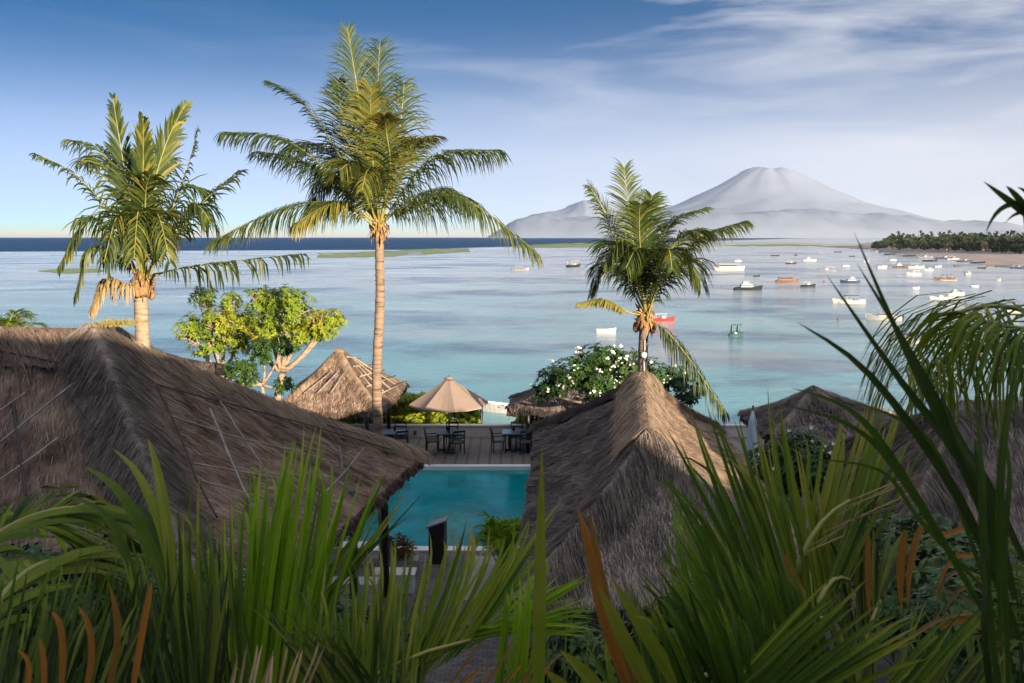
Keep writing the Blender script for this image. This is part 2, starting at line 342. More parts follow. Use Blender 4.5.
def noisy_poly(pts_px, z, name, mat, label=None, kind='structure'):
    mb = MB(); P = []
    n = len(pts_px)
    for i in range(n):
        a = pts_px[i]; b = pts_px[(i+1) % n]
        for k in range(8):
            t = k/8; px = a[0]+(b[0]-a[0])*t+random.uniform(-1.5, 1.5); py = a[1]+(b[1]-a[1])*t+random.uniform(-.35, .35)
            P.append(ground(px, max(py, 239.5), z))
    mb.quadp(P); o = mb.build(name, mat); o['kind'] = kind
    return o
def patchy(name, col, thr):
    m, N, L, b = new_mat(name); b.inputs['Base Color'].default_value = (*col, 1); b.inputs['Roughness'].default_value = .8
    tc = N.new('ShaderNodeTexCoord'); mp = N.new('ShaderNodeMapping'); mp.inputs['Scale'].default_value = (.035, .02, 1); L.new(tc.outputs['Object'], mp.inputs[0])
    n = N.new('ShaderNodeTexNoise'); n.inputs['Scale'].default_value = 1; n.inputs['Detail'].default_value = 8; n.inputs['Roughness'].default_value = .7; L.new(mp.outputs[0], n.inputs[0])
    r = ramp(N, [(thr-.05, (0, 0, 0)), (thr+.06, (1, 1, 1))], n.outputs[0], L); t = N.new('ShaderNodeBsdfTransparent'); ms = N.new('ShaderNodeMixShader')
    L.new(r.outputs[0], ms.inputs[0]); L.new(t.outputs[0], ms.inputs[1]); L.new(b.outputs[0], ms.inputs[2]); L.new(ms.outputs[0], N['Material Output'].inputs[0]); return m
M['algae'] = patchy('green_algae', (.2, .26, .07), .44)
M['algae_y'] = patchy('yellow_sandbar', (.48, .46, .3), .46)
M['wetreef'] = patchy('wet_reef', (.2, .18, .16), .47)
noisy_poly([(38, 271), (60, 268.6), (100, 268.6), (104, 271.5), (70, 273.3)], .08, 'reef_flat', M['algae'])
noisy_poly([(318, 253), (370, 251.5), (430, 248.6), (470, 248.8), (470, 252), (380, 257), (318, 257.5)], .09, 'reef_flat', M['algae'])
noisy_poly([(515, 245.5), (560, 243.3), (607, 242.6), (607, 246.8), (560, 248), (515, 247.8)], .1, 'reef_flat', M['algae'])
noisy_poly([(607, 243), (700, 243.4), (800, 242.8), (872, 244), (872, 246.8), (760, 246.2), (690, 246.6), (607, 246.6)], .08, 'sandbar', M['algae_y'])
noisy_poly([(722, 245), (790, 244.3), (826, 245.4), (790, 246), (730, 246.2)], .14, 'reef_flat', M['algae'])
noisy_poly([(810, 246.3), (872, 245.6), (872, 249.6), (845, 248)], .16, 'reef_flat', M['wetreef'])

# ---------------------------------------------------------------- far mountains
def interp(tab, x):
    if x <= tab[0][0]: return tab[0][1]
    for (a, b), (c, d) in zip(tab, tab[1:]):
        if x <= c: return b+(d-b)*(x-a)/(c-a)
    return tab[-1][1]
def volcano():
    D = 15000; k = D/F*1.0; cx = (765-512)/F*D
    prof = [(0, 66), (10, 67.5), (20, 67), (29, 63), (46, 53.5), (65, 43.5), (90, 32.5), (120, 24), (160, 13), (200, 6), (245, -4)]
    mb = MB(); nr, na = 44, 120
    for i in range(nr):
        rp = 245*(i/(nr-1))**1.2
        for j in range(na):
            a = 2*pi*j/na
            x = cos(a)*rp; y = sin(a)*rp
            h = interp(prof, rp*(1.0 if x < 0 else .97))
            g = noise.noise(Vector((cos(a)*5, sin(a)*5, rp*.01)))*min(1, rp/60)*1.2+noise.noise(Vector((x*.05, y*.05, 3)))*1.4
            if rp < 30: g += noise.noise(Vector((x*.14, y*.14, 9)))*1.2 + (.9 if x < -3 else -.6)
            mb.v.append((cx+x*k, D+y*k, (h+g)*k))
    for i in range(nr-1):
        for j in range(na):
            a = i*na+j; b = i*na+(j+1) % na
            mb.face([a, a+na, b+na, b], 0, .5, None, True)
    o = mb.build('volcano', simple('volcanic_slope_hazed', (.31, .35, .43), .9, .05, .0006, spec=0)); o['kind'] = 'structure'  # pale bluish base colour, distance haze painted into the slope
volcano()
def hills(name, D, tab, depth, seed, mat):
    mb = MB(); x0, x1 = tab[0][0], tab[-1][0]; nx = 260; ny = 22; k = D/F
    for j in range(ny):
        v = j/(ny-1); e = sin(pi*v)
        for i in range(nx):
            px = x0+(x1-x0)*i/(nx-1); h = interp(tab, px)
            X = (px-512)/F*D; Y = D+(v-.5)*depth
            g = noise.fractal(Vector((X*.0016, Y*.0016, seed)), .9, 2.1, 5)*6.5*k*min(1, h/12)
            mb.v.append((X, Y, (h*k+g*.8)*e**.7-10))
    for j in range(ny-1):
        for i in range(nx-1):
            a = j*nx+i; mb.face([a, a+1, a+1+nx, a+nx], 0, .5, None, True)
    o = mb.build(name, mat); o['kind'] = 'structure'
mh = simple('hill_scrub_hazed', (.28, .32, .39), .9, .08, .001, spec=0)  # scrub colour lifted to pale blue, fading of far air painted in
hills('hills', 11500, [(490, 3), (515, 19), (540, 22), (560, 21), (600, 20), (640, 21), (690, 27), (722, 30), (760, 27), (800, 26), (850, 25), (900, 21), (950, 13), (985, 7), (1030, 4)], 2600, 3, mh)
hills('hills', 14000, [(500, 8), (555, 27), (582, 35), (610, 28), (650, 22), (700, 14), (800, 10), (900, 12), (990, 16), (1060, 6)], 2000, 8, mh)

# air
hz = MB(); hz.box((500, 9550, 619), (33200, 19400, 1242))
mz = bpy.data.materials.new('haze_air'); mz.use_nodes = True; zn = mz.node_tree.nodes; zn.clear()
zo = zn.new('ShaderNodeOutputMaterial'); zv = zn.new('ShaderNodeVolumePrincipled')
zv.inputs['Color'].default_value = (.88, .92, .97, 1); zv.inputs['Density'].default_value = .000034; zv.inputs['Anisotropy'].default_value = .7
mz.node_tree.links.new(zv.outputs[0], zo.inputs['Volume'])
ho = hz.build('haze', mz); ho['kind'] = 'stuff'

# ---------------------------------------------------------------- hillside with added shading crest, terrace ground
SHADE_CREST = [(-30, 14.2), (0, 13.9), (3, 13.4), (5.6, 12.8), (7.5, 12.3), (9.1, 11.7), (9.9, 9.7), (13.7, 9.6), (14.5, 11.1), (15.6, 11.1), (16.3, 10.5), (19, 10.5), (20, 11.4), (23, 12.0), (25.5, 11), (28, 9.2), (40, 8.4)]  # crest heights behind the camera, unseen, shaped to shade roofs and deck
def sst(x): x = max(0, min(1, x)); return x*x*(3-2*x)
def land(x, y):
    s = x*cos(SUN_AZ)+y*sin(SUN_AZ); t = -x*sin(SUN_AZ)+y*cos(SUN_AZ)
    z = 10.1-.66*max(0, y-.8)
    z = max(z, 3.68)
    if t < -2.5:
        hc = interp(SHADE_CREST, s)+1.55+noise.noise(Vector((x*.9, y*.9, 1)))*.35
        z = z+(hc-z)*sst((-2.5-t)/5.5)
        if t < -8: z = hc+(t+8)*.02
    z += noise.noise(Vector((x*.5, y*.5, 4)))*.12 if y < 10 else 0
    if y > 36.9: z = z+(-1.5-z)*sst((y-36.9)/4.5)
    if x < -24: z = z+(-1.5-z)*sst((-24-x)/6) if y > 12 else z
    return z
mb = MB(); nx, ny = 130, 120
for j in range(ny):
    for i in range(nx):
        x = -46+92*i/(nx-1); y = -40+84*j/(ny-1); mb.v.append((x, y, land(x, y)))
for j in range(ny-1):
    for i in range(nx-1):
        a = j*nx+i; mb.face([a, a+1, a+1+nx, a+nx], 0, .5, None, True)
mb.build('hillside_shade_crest', M['soil'])['kind'] = 'structure'

# paving, deck, pool
def paving_mat():
    m, N, L, b = new_mat('stone_paving')
    tc = N.new('ShaderNodeTexCoord'); br = N.new('ShaderNodeTexBrick'); L.new(tc.outputs['Object'], br.inputs[0])
    br.inputs['Color1'].default_value = (.10, .095, .1, 1); br.inputs['Color2'].default_value = (.19, .18, .18, 1); br.inputs['Mortar'].default_value = (.045, .04, .04, 1)
    br.inputs['Scale'].default_value = 2.6; br.inputs['Mortar Size'].default_value = .018; L.new(br.outputs[0], b.inputs['Base Color']); b.inputs['Roughness'].default_value = .8
    return m
def deck_mat():
    m, N, L, b = new_mat('deck_boards')
    tc = N.new('ShaderNodeTexCoord'); mp = N.new('ShaderNodeMapping'); mp.inputs['Scale'].default_value = (.3, 3.6, 1); L.new(tc.outputs['Object'], mp.inputs[0])
    br = N.new('ShaderNodeTexBrick'); L.new(mp.outputs[0], br.inputs[0]); br.inputs['Scale'].default_value = 2
    br.inputs['Color1'].default_value = (.19, .155, .135, 1); br.inputs['Color2'].default_value = (.28, .235, .205, 1); br.inputs['Mortar'].default_value = (.04, .035, .03, 1); br.inputs['Mortar Size'].default_value = .03
    L.new(br.outputs[0], b.inputs['Base Color']); b.inputs['Roughness'].default_value = .7
    return m
def pool_mat():
    m, N, L, b = new_mat('pool_water')
    tc = N.new('ShaderNodeTexCoord')
    n0 = N.new('ShaderNodeTexNoise'); n0.inputs['Scale'].default_value = .8; n0.inputs['Detail'].default_value = 3; L.new(tc.outputs['Object'], n0.inputs[0])
    r = ramp(N, [(.3, (.0, .15, .17)), (.7, (.0, .27, .29))], n0.outputs[0], L); L.new(r.outputs[0], b.inputs['Base Color'])
    b.inputs['Roughness'].default_value = .04; b.inputs['IOR'].default_value = 1.33; b.inputs['Specular IOR Level'].default_value = .28
    n = N.new('ShaderNodeTexNoise'); n.inputs['Scale'].default_value = 5; n.inputs['Detail'].default_value = 3
    mp = N.new('ShaderNodeMapping'); mp.inputs['Scale'].default_value = (.6, 1.4, 1); L.new(tc.outputs['Object'], mp.inputs[0]); L.new(mp.outputs[0], n.inputs[0])
    bp = N.new('ShaderNodeBump'); bp.inputs['Strength'].default_value = .35; bp.inputs['Distance'].default_value = .035; L.new(n.outputs[0], bp.inputs['Height']); L.new(bp.outputs[0], b.inputs['Normal'])
    return m
DZ = 3.8
PX0, PX1, PY0, PY1 = -9.0, 1.6, 23.15, 31.5
mb = MB(); mb.box((0, (8+PY0-.35)/2, DZ-.1), (26, PY0-.35-8, .2)); mb.box((PX1+.35+6, 27.3, DZ-.1), (12, 8.9, .2)); mb.build('terrace_paving', paving_mat())['kind'] = 'structure'
mb = MB(); mb.box((-1, (PY1+.3+36.4)/2, DZ-.1), (26, 36.4-PY1-.3, .2)); mb.build('deck', deck_mat())['kind'] = 'structure'
mb = MB(); mb.quadp([(PX0, PY0, DZ-.1), (PX1, PY0, DZ-.1), (PX1, PY1, DZ-.1), (PX0, PY1, DZ-.1)]); mb.build('pool_water', pool_mat())['kind'] = 'structure'
mb = MB()
mb.box(((PX0+PX1)/2, PY1+.15, DZ-.09), (PX1-PX0+.66, .3, .26)); mb.box(((PX0+PX1)/2, PY0-.18, DZ-.09), (PX1-PX0+.66, .34, .26))
mb.box((PX1+.17, (PY0+PY1)/2, DZ-.09), (.32, PY1-PY0-.02, .25)); mb.box((PX0-.17, (PY0+PY1)/2, DZ-.09), (.32, PY1-PY0-.02, .25))
mb.build('pool_coping', M['coping'])['kind'] = 'structure'
mb = MB(); mb.box((-1, 36.5, DZ+.2), (26, .22, .52)); mb.box((-1, 36.5, DZ+.485), (26, .3, .05))
tag(mb.build('terrace_wall', M['cream']), 'low cream wall along the sea side of the pool deck', 'wall')
# light concrete path by the pool corner
P = [ground(448, 600, DZ+.012), ground(470, 556, DZ+.012), ground(497, 556, DZ+.012), ground(492, 600, DZ+.012)]
mb = MB(); mb.quadp(P); mb.build('path', M['ledge'])['kind'] = 'structure'

# ---------------------------------------------------------------- thatched roofs
def thatch_face(mb, c, nu, nv, sag=.12, amp=.05, straws=0, slant=0.0, drop=.28, mi=0, smat=None, sw=(.004, .010), slen=(.1, .36), seed=0, fringe=True):
    """c: top-left, top-right, bottom-right, bottom-left. Thatch sheet with real thickness at the eave and loose straw on it."""
    c = [Vector(p) for p in c]; TL, TR, BR, BL = c
    Ntop = (BR-BL).cross((TL+TR)/2-(BL+BR)/2).normalized()
    if Ntop.z < 0: Ntop = -Ntop
    W = (BR-BL).length; H = ((TL+TR)/2-(BL+BR)/2).length
    def pt(u, v, lift=0):
        a = TL.lerp(TR, u); b = BL.lerp(BR, u); p = a.lerp(b, v)
        p = p-Vector((0, 0, 1))*sag*sin(pi*v)
        uu = u*W; vv = v*H
        g = noise.fractal(Vector((p.x*.9, p.y*.9, p.z*.9+seed)), .9, 2, 3)*amp*1.6
        g += noise.noise(Vector((uu*7, vv*.9, seed)))*amp*.7+noise.noise(Vector((uu*1.7+3, vv*1.4, seed+5)))*amp
        return p+Ntop*(g+lift)
    n0 = len(mb.v)
    for j in range(nv+1):
        for i in range(nu+1): mb.v.append(tuple(pt(i/nu, j/nv)))
    for j in range(nv):
        for i in range(nu):
            a = n0+j*(nu+1)+i
            uv = [(i/nu*W, j/nv*H), (i/nu*W, (j+1)/nv*H), ((i+1)/nu*W, (j+1)/nv*H), ((i+1)/nu*W, j/nv*H)]
            mb.face([a, a+nu+1, a+nu+2, a+1], mi, .5, uv, True)
    # eave edge + underside
    n1 = len(mb.v); last = n0+nv*(nu+1)
    for i in range(nu+1):
        p = Vector(mb.v[last+i]); q = p+Vector((0, 0, -drop*(1+.35*noise.noise(Vector((i/nu*W*5, seed, 0))))))
        mb.v.append(tuple(q))
    n2 = len(mb.v)
    for i in range(nu+1):
        q = Vector(mb.v[n1+i]); t = TL.lerp(TR, i/nu); mb.v.append(tuple(q.lerp(t-Vector((0, 0, drop*1.3)), .6)))
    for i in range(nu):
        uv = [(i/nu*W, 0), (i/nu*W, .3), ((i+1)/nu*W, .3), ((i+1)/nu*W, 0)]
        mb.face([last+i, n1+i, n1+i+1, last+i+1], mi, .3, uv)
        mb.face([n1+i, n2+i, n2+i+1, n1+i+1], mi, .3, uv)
    down = ((BL+BR)/2-(TL+TR)/2).normalized(); along = (BR-BL).normalized()
    for _ in range(straws):
        v = random.random()**.8; u = random.random()
        p = pt(u, min(v, .99), .012); a = slant+random.gauss(0, .2)
        d = (down*cos(a)+along*sin(a)).normalized(); l = random.uniform(*slen)
        if v*H+l*cos(a) > H+.1: l = max(.1, H+.1-v*H)
        lift = Ntop*random.uniform(.002, .022)
        s = d.cross(Ntop); wd = random.uniform(*sw); tt = min(1, max(0, random.gauss(.52, .17)))
        uvq = [(u*W, v*H)]*4
        q = p+d*l*.5; r_ = p+d*l
        n = len(mb.v)
        mb.v += [tuple(p-s*wd/2-Ntop*.01), tuple(p+s*wd/2-Ntop*.01), tuple(q+s*wd/2+lift*1.3), tuple(q-s*wd/2+lift*1.3), tuple(r_+s*wd*.1+lift*.6), tuple(r_-s*wd*.1+lift*.6)]
        mb.face([n, n+1, n+2, n+3], mi, tt, uvq); mb.face([n+3, n+2, n+4, n+5], mi, tt, uvq)
    if fringe:
        k = int(W*26)
        for _ in range(k):
            u = random.random(); p = pt(u, 1, 0)-Vector((0, 0, random.uniform(0, drop))); d = (down*.6-Vector((0, 0, 1))*random.uniform(.2, .9)+along*random.gauss(0, .25)).normalized()
            l = random.uniform(.08, .24); wd = random.uniform(.008, .022)
            mb.ribbon([p, p+d*l], [wd, wd*.3], along, mi, min(1, max(0, random.gauss(.5, .25))))
def cap(mb, a, b, n_left, n_right, width, th=.09, seg=40, mi=0, straws=0, rag=.12, seed=1, sag=0, straw_tint=.6):
    """rounded roll of thatch laid over a hip or ridge from a to b; n_left/n_right run down the two faces."""
    a = Vector(a); b = Vector(b); n0 = len(mb.v); prof = [-1, -.8, -.5, -.2, 0, .2, .5, .8, 1]
    Lh = (b-a).length; up = Vector((0, 0, 1))
    for i in range(seg+1):
        t = i/seg; p = a.lerp(b, t)-up*sag*sin(pi*t)
        wv = width*(1+rag*noise.noise(Vector((t*Lh*1.1, seed, 0))))
        for q in prof:
            d = n_left if q < 0 else n_right
            ww = wv*(1+rag*1.2*noise.noise(Vector((t*Lh*6, seed, q*3)))) if abs(q) > .7 else wv
            g = th*(1.25-abs(q)**2)+.035*noise.noise(Vector((t*Lh*4, q*4, seed)))
            if abs(q) == 1: g = -.02
            mb.v.append(tuple(p+d*abs(q)*ww+up*(g+.03)-(up*.04 if q == 0 else Vector())))
    k = len(prof)
    for i in range(seg):
        for j in range(k-1):
            A = n0+i*k+j; t = i/seg*Lh; s = prof[j]*width; s2 = prof[j+1]*width
            uv = [(t, s), (t, s2), (t+Lh/seg, s2), (t+Lh/seg, s)]
            mb.face([A, A+1, A+1+k, A+k], mi, .5, uv, True)
    for _ in range(straws):
        t = random.random(); q = random.uniform(-1, 1); d = n_left if q < 0 else n_right
        p = a.lerp(b, t)-up*sag*sin(pi*t)+d*abs(q)*width+up*(th*(1.25-q*q)+.05)
        dr = (d*random.uniform(.5, .9)+(b-a).normalized()*random.uniform(.5, 1.0)).normalized(); l = random.uniform(.15, .5)
        sd = dr.cross(up).normalized(); wd = random.uniform(.005, .011)
        mb.ribbon([p, p+dr*l*.5+up*.015, p+dr*l-up*.01], [wd, wd, wd*.3], sd, mi, min(1, max(0, random.gauss(straw_tint, .22))))
def posts(root, pts, r=.07, mat='black_wood', zb=DZ):
    for x, y, zt in pts:
        p = MB(); p.tube([(x, y, zb), (x, y, (zb+zt)/2), (x, y, zt)], [r*1.05, r, r*.95], 10); p.build('post', M[mat], root)
V = Vector
def down_of(top, a, b):   # unit vector from ridge/hip line down one face, perpendicular to the line a-b
    e = (b-a).normalized(); d = top-a; d = d-e*d.dot(e); return d.normalized()

# --- big left roof
A = pix(93, 333, 16.0); E1 = V((-3.87, 11.2, 6.8)); E2 = V((-2.1, 21.0, 6.85)); dr = V((-.984, .178, 0))
RL = A+dr*8.5; EL = E1+dr*13.0; E3 = E2+dr*13.0
t = thing('thatched_house', 'large brown thatched roof with bamboo poles tied over it, at the left of the pool', 'thatched house', (-8, 16, DZ))
t.location = (0, 0, 0)
mb = MB()
thatch_face(mb, [RL, A, E1, EL], 170, 70, .14, .08, 12000, 0, seed=1)
mb.build('thatch_slope', M['thatch_b'], t)
mb = MB(); thatch_face(mb, [A, A, E2, E1], 150, 90, .16, .08, 13000, .15, seed=2)
mb.build('thatch_slope', M['thatch_b'], t)
mb = MB(); thatch_face(mb, [A, RL, E3, E2], 60, 30, .1, .05, 2500, 0, seed=3)
mb.build('thatch_slope', M['thatch_b'], t)
dl1 = down_of(EL, A, E1); drr1 = down_of(E2, A, E1)
mb = MB(); cap(mb, A+V((0, 0, .03)), E1, dl1, drr1, .62, .13, 70, 0, 5200, .3, 4, .12, .5); mb.build('hip_cap', M['thatch_g'], t)
mb = MB(); cap(mb, A+V((0, 0, .02)), E2, down_of(E1, A, E2), down_of(E3, A, E2), .42, .1, 60, 0, 3500, .3, 5, .12, .8); mb.build('hip_cap', M['thatch_w'], t)
mb = MB(); cap(mb, RL, A+V((.15, 0, .0)), down_of(EL, RL, A), down_of(E3, RL, A), .85, .07, 70, 0, 4000, .06, 6, .0, .6); mb.build('ridge_cap', M['thatch_b'], t)
nf = (E1-A).cross(E2-A).normalized(); nfl = (EL-A).cross(E1-A).normalized()
if nf.z < 0: nf = -nf
if nfl.z < 0: nfl = -nfl
def pole(segpx, plane, r, mat, name='bamboo_pole', lift=.06, parent=None, tint=.5):
    p0, nn = plane; b = MB(); pts = []
    n = 10
    P2 = [hit(x, y, p0, nn) for x, y in segpx]
    full = []
    for a_, b_ in zip(P2, P2[1:]):
        for i in range(n): full.append(a_.lerp(b_, i/n))
    full.append(P2[-1])
    for i, p in enumerate(full): pts.append(p+nn*(lift+.012*noise.noise(p*2)-.09))
    b.tube(pts, [r*.75*(1+.1*math.sin(i*2.1)) for i in range(len(pts))], 6); return b.build(name, M[mat], parent)
RF = (A, nf); LF = (A, nfl)
LI = .11
for sg, pl, r, mt in [
    ([(155, 387), (215, 403), (300, 425), (392, 452)], RF, .018, 'rope'),
    ([(168, 418), (225, 437), (300, 455), (338, 466)], RF, .02, 'bamboo'),
    ([(192, 466), (250, 476), (306, 486)], RF, .02, 'bamboo'),
    ([(200, 483), (240, 495), (290, 505)], RF, .018, 'bamboo'),
    ([(325, 427), (380, 443), (415, 455)], RF, .014, 'rope'),
    ([(155, 388), (176, 432), (195, 483), (215, 520)], RF, .026, 'rope'),
    ([(218, 403), (232, 425), (262, 470)], RF, .02, 'bamboo_grey'),
    ([(208, 411), (226, 455), (241, 490), (252, 512)], RF, .03, 'bamboo_grey'),
    ([(362, 450), (345, 472), (322, 496)], RF, .022, 'bamboo_grey'),
    ([(338, 448), (341, 470)], RF, .012, 'bamboo_grey'),
    ([(0, 446), (40, 414), (76, 385)], LF, .026, 'bamboo_grey'),
    ([(0, 414), (27, 395)], LF, .02, 'bamboo'),
    ([(15, 405), (21, 450), (28, 500)], LF, .032, 'rope'),
    ([(0, 483), (35, 459), (60, 440)], LF, .024, 'bamboo'),
    ([(75, 402), (88, 420), (98, 432)], LF, .02, 'rope'),
    ([(0, 353), (30, 358), (60, 365)], LF, .022, 'rope')]:
    pole(sg, pl, r, mt, parent=t, lift=LI+.04)
posts(t, [(-2.9, 19.9, 7.1), (-3.1, 17.0, 7.1), (-4.2, 12.6, 7.1), (-11.5, 21.5, 7.0)], .085)
bmx = MB(); bmx.tube([E1+V((-.5, .5, .05)), E2+V((-.5, -.5, .05))], .07, 8); bmx.build('eave_beam', M['dark_wood'], t)
wbx = MB(); wbx.box((-8.5, 16.6, DZ+1.4), (7.4, 6.0, 2.8), R(-10)); wbx.build('wall', M['cream'], t)
# moss tuft at the apex belongs to the roof
mb = MB()
for _ in range(380):
    p = A+V((random.gauss(.35, .2), random.gauss(.2, .2), .12)); d = V((random.gauss(0, .5), random.gauss(0, .5), random.uniform(.3, 1))).normalized()
    mb.ribbon([p, p+d*random.uniform(.06, .16)], [.012, .003], V((1, 0, 0)), 0, random.random())
_m = mb.build('moss_tuft', leafmat('moss', [(0, (.2, .16, .04)), (1, (.4, .33, .08))], .8, .1), t); _m['kind'] = 'stuff'

# --- darker roof behind it
t = thing('thatched_hut', 'dark thatched roof half hidden behind the large left roof', 'thatched hut')
a = pix(112, 326, 27); bL = pix(30, 385, 23.5); bF = pix(215, 366, 25.5); bR = pix(230, 366, 31); bB = pix(20, 360, 31)
for q, (c1, c2) in enumerate([(bL, bF), (bF, bR), (bR, bB)]):
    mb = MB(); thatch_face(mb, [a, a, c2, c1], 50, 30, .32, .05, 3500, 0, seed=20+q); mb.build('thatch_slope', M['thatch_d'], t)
mb = MB(); cap(mb, a, bF, down_of(bL, a, bF), down_of(bR, a, bF), .35, .08, 40, 0, 500, .2, 25, .32); mb.build('hip_cap', M['thatch_d'], t)
posts(t, [(bF.x-.6, bF.y+.4, 8.0), (bR.x-.6, bR.y-.5, 8.0), (bL.x+.6, bL.y+.5, 7.4)])

# --- right roof (near pool)
t = thing('thatched_house', 'grey thatched roof with a sunlit crest, right of the pool and below the short palm', 'thatched house')
RFp = V((3.02, 20.6, 8.62)); RN = V((2.3, 14.9, 8.62)); c1 = V((.05, 12.4, 6.75)); c0 = V((.63, 24.2, 6.85)); c2 = V((5.0, 12.4, 6.75)); c3 = V((5.6, 24.2, 6.85))
RFp.z += .12
mb = MB(); thatch_face(mb, [RFp, RN, c1, c0], 170, 60, .12, .06, 30000, -.75, seed=31, slen=(.25, .8)); mb.build('thatch_slope', M['thatch_d'], t)  # side away from the sun: shade put into a darker thatch
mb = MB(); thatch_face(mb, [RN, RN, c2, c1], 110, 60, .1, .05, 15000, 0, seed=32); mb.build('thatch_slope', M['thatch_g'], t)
mb = MB(); thatch_face(mb, [RN, RFp, c3, c2], 110, 50, .1, .06, 15000, .2, seed=33); mb.build('thatch_slope', M['thatch_w'], t)  # sunward side: low sun put into a warmer, paler thatch
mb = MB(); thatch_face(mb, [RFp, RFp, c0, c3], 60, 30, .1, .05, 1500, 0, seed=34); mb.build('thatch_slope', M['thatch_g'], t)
mb = MB(); cap(mb, RFp, RN, down_of(c0, RFp, RN), down_of(c3, RFp, RN), .55, .13, 70, 0, 5200, .25, 35, .05, .65); mb.build('ridge_cap', M['thatch_w'], t)
mb = MB(); cap(mb, RN+V((0, 0, .02)), c1, down_of(c0, RN, c1), down_of(c2, RN, c1), .42, .1, 50, 0, 3500, .3, 36, .1, .55); mb.build('hip_cap', M['thatch_g'], t)
mb = MB(); cap(mb, RN+V((0, 0, .02)), c2, down_of(c1, RN, c2), down_of(c3, RN, c2), .4, .1, 40, 0, 1500, .3, 37, .1, .55); mb.build('hip_cap', M['thatch_g'], t)
mb = MB(); cap(mb, RFp, c0, down_of(RN, RFp, c0), down_of(c3, RFp, c0), .38, .1, 50, 0, 2000, .3, 38, .1, .4); mb.build('hip_cap', M['thatch_d'], t)
mb = MB(); cap(mb, RFp, c3, down_of(c0, RFp, c3), down_of(RN, RFp, c3), .38, .1, 50, 0, 2000, .3, 39, .1, .5); mb.build('hip_cap', M['thatch_w'], t)
posts(t, [(.9, 13.4, 7), (1.3, 23.2, 7), (4.4, 13.4, 7), (5.0, 23.2, 7)], .08)
dm = MB(); n0 = 0
for i in range(9):
    ph = (i/8)*pi/2
    for j in range(28):
        th = 2*pi*j/28; rr = 1+.06*noise.noise(V((cos(th)*3, sin(th)*3, ph*2)))
        dm.v.append((RFp.x-.04+cos(th)*cos(ph)*.52*rr, RFp.y-.25+sin(th)*cos(ph)*.7*rr, RFp.z-.42+sin(ph)*.62*rr))
for i in range(8):
    for j in range(28):
        a_ = i*28+j; b_ = i*28+(j+1) % 28; dm.face([a_, b_, b_+28, a_+28], 0, .5, [(j*.12, i*.1), (j*.12+.12, i*.1), (j*.12+.12, i*.1+.1), (j*.12, i*.1+.1)], True)
for _ in range(900):
    th = random.uniform(0, 2*pi); ph = random.uniform(.1, 1.4); c_ = V((RFp.x-.04, RFp.y-.25, RFp.z-.42))
    P_ = lambda q: c_+V((cos(th)*cos(q)*.54, sin(th)*cos(q)*.72, sin(q)*.64))
    dm.ribbon([P_(ph), P_(ph-.2), P_(ph-.4)+V((0, 0, -.01))], [.01, .01, .003], V((-sin(th), cos(th), 0)), 0, min(1, max(0, random.gauss(.6, .2))))
dm.build('apex_cap', M['thatch_w'], t)
wbx = MB(); wbx.box((2.95, 18.4, DZ+1.4), (3.2, 9.0, 2.8), R(3)); wbx.build('wall', M['dark_wood'], t)

# --- generic hipped pavilion
def pavilion(label, apex, corners, mat, capmat, seed, straws=5000, postz=None, lattice=True, sag=.18, apex2=None, cat='pavilion', zb=DZ, tint=.5):
    t = thing('thatched_pavilion', label, cat)
    k = len(corners); ap2 = apex2 or apex
    tops = [apex, apex, ap2, ap2] if apex2 else [apex]*k
    for i in range(k):
        a_, b_ = corners[i], corners[(i+1) % k]
        mb = MB(); thatch_face(mb, [tops[i], tops[(i+1) % k], b_, a_], 50, 30, sag, .04, straws//k, 0, seed=seed+i, drop=.26, sw=(.012, .028))
        mb.build('thatch_slope', M[mat], t)
    for i in range(k):
        c_ = corners[i]; mb = MB()
        cap(mb, tops[i]+V((0, 0, .02)), c_, down_of(corners[i-1], tops[i], c_), down_of(corners[(i+1) % k], tops[i], c_), .26, .07, 30, 0, 450, .25, seed+10+i, sag, tint)
        mb.build('hip_cap', M[capmat], t)
    cen = sum(corners, V((0, 0, 0)))/k
    for c_ in corners:
        p = c_.lerp(cen, .3); m2 = MB(); m2.tube([(p.x, p.y, zb), (p.x, p.y, c_.z+.25)], .075, 10); m2.build('post', M['black_wood'], t)
    m2 = MB(); m2.lathe((apex.x, apex.y, apex.z), [(.24, -.04), (.18, .03), (.09, .07), (.02, .09)], 12)
    m2.build('finial', M[capmat], t)
    return t
# pavilion by the plumeria
ez = 5.9
cA = V((-8.55, 31.4, ez-.1)); cB = V((-4.72, 31.4, ez)); cC = V((-4.35, 36.9, ez)); cD = V((-8.8, 36.9, ez)); ap = pix(339, 351, 34.0)
t = pavilion('small thatched pavilion with lattice battens, between the tall palm and a yellow green tree', ap, [cA, cB, cC, cD], 'thatch_b', 'thatch_w', 50, 9000, sag=.1)
nB = (cB-ap).cross(cC-ap).normalized(); nB = nB if nB.z > 0 else -nB
nA = (cA-ap).cross(cB-ap).normalized(); nA = nA if nA.z > 0 else -nA
for k in range(5):
    s0 = .15+k*.17
    a_ = ap.lerp(cB, s0); b_ = ap.lerp(cC, min(.95, s0+.12)); 
    m2 = MB(); m2.tube([a_+nB*.13, b_+nB*.13], .028, 6); m2.build('batten', M['bamboo'], t)
for k in range(4):
    e0 = cB.lerp(cC, .1+.2*k); a_ = e0.lerp(ap, .12); b_ = cB.lerp(cC, .1+.2*k*.8).lerp(ap, .8)
    m2 = MB(); m2.tube([a_+nB*.15, b_+nB*.15], .026, 6); m2.build('batten', M['bamboo'], t)
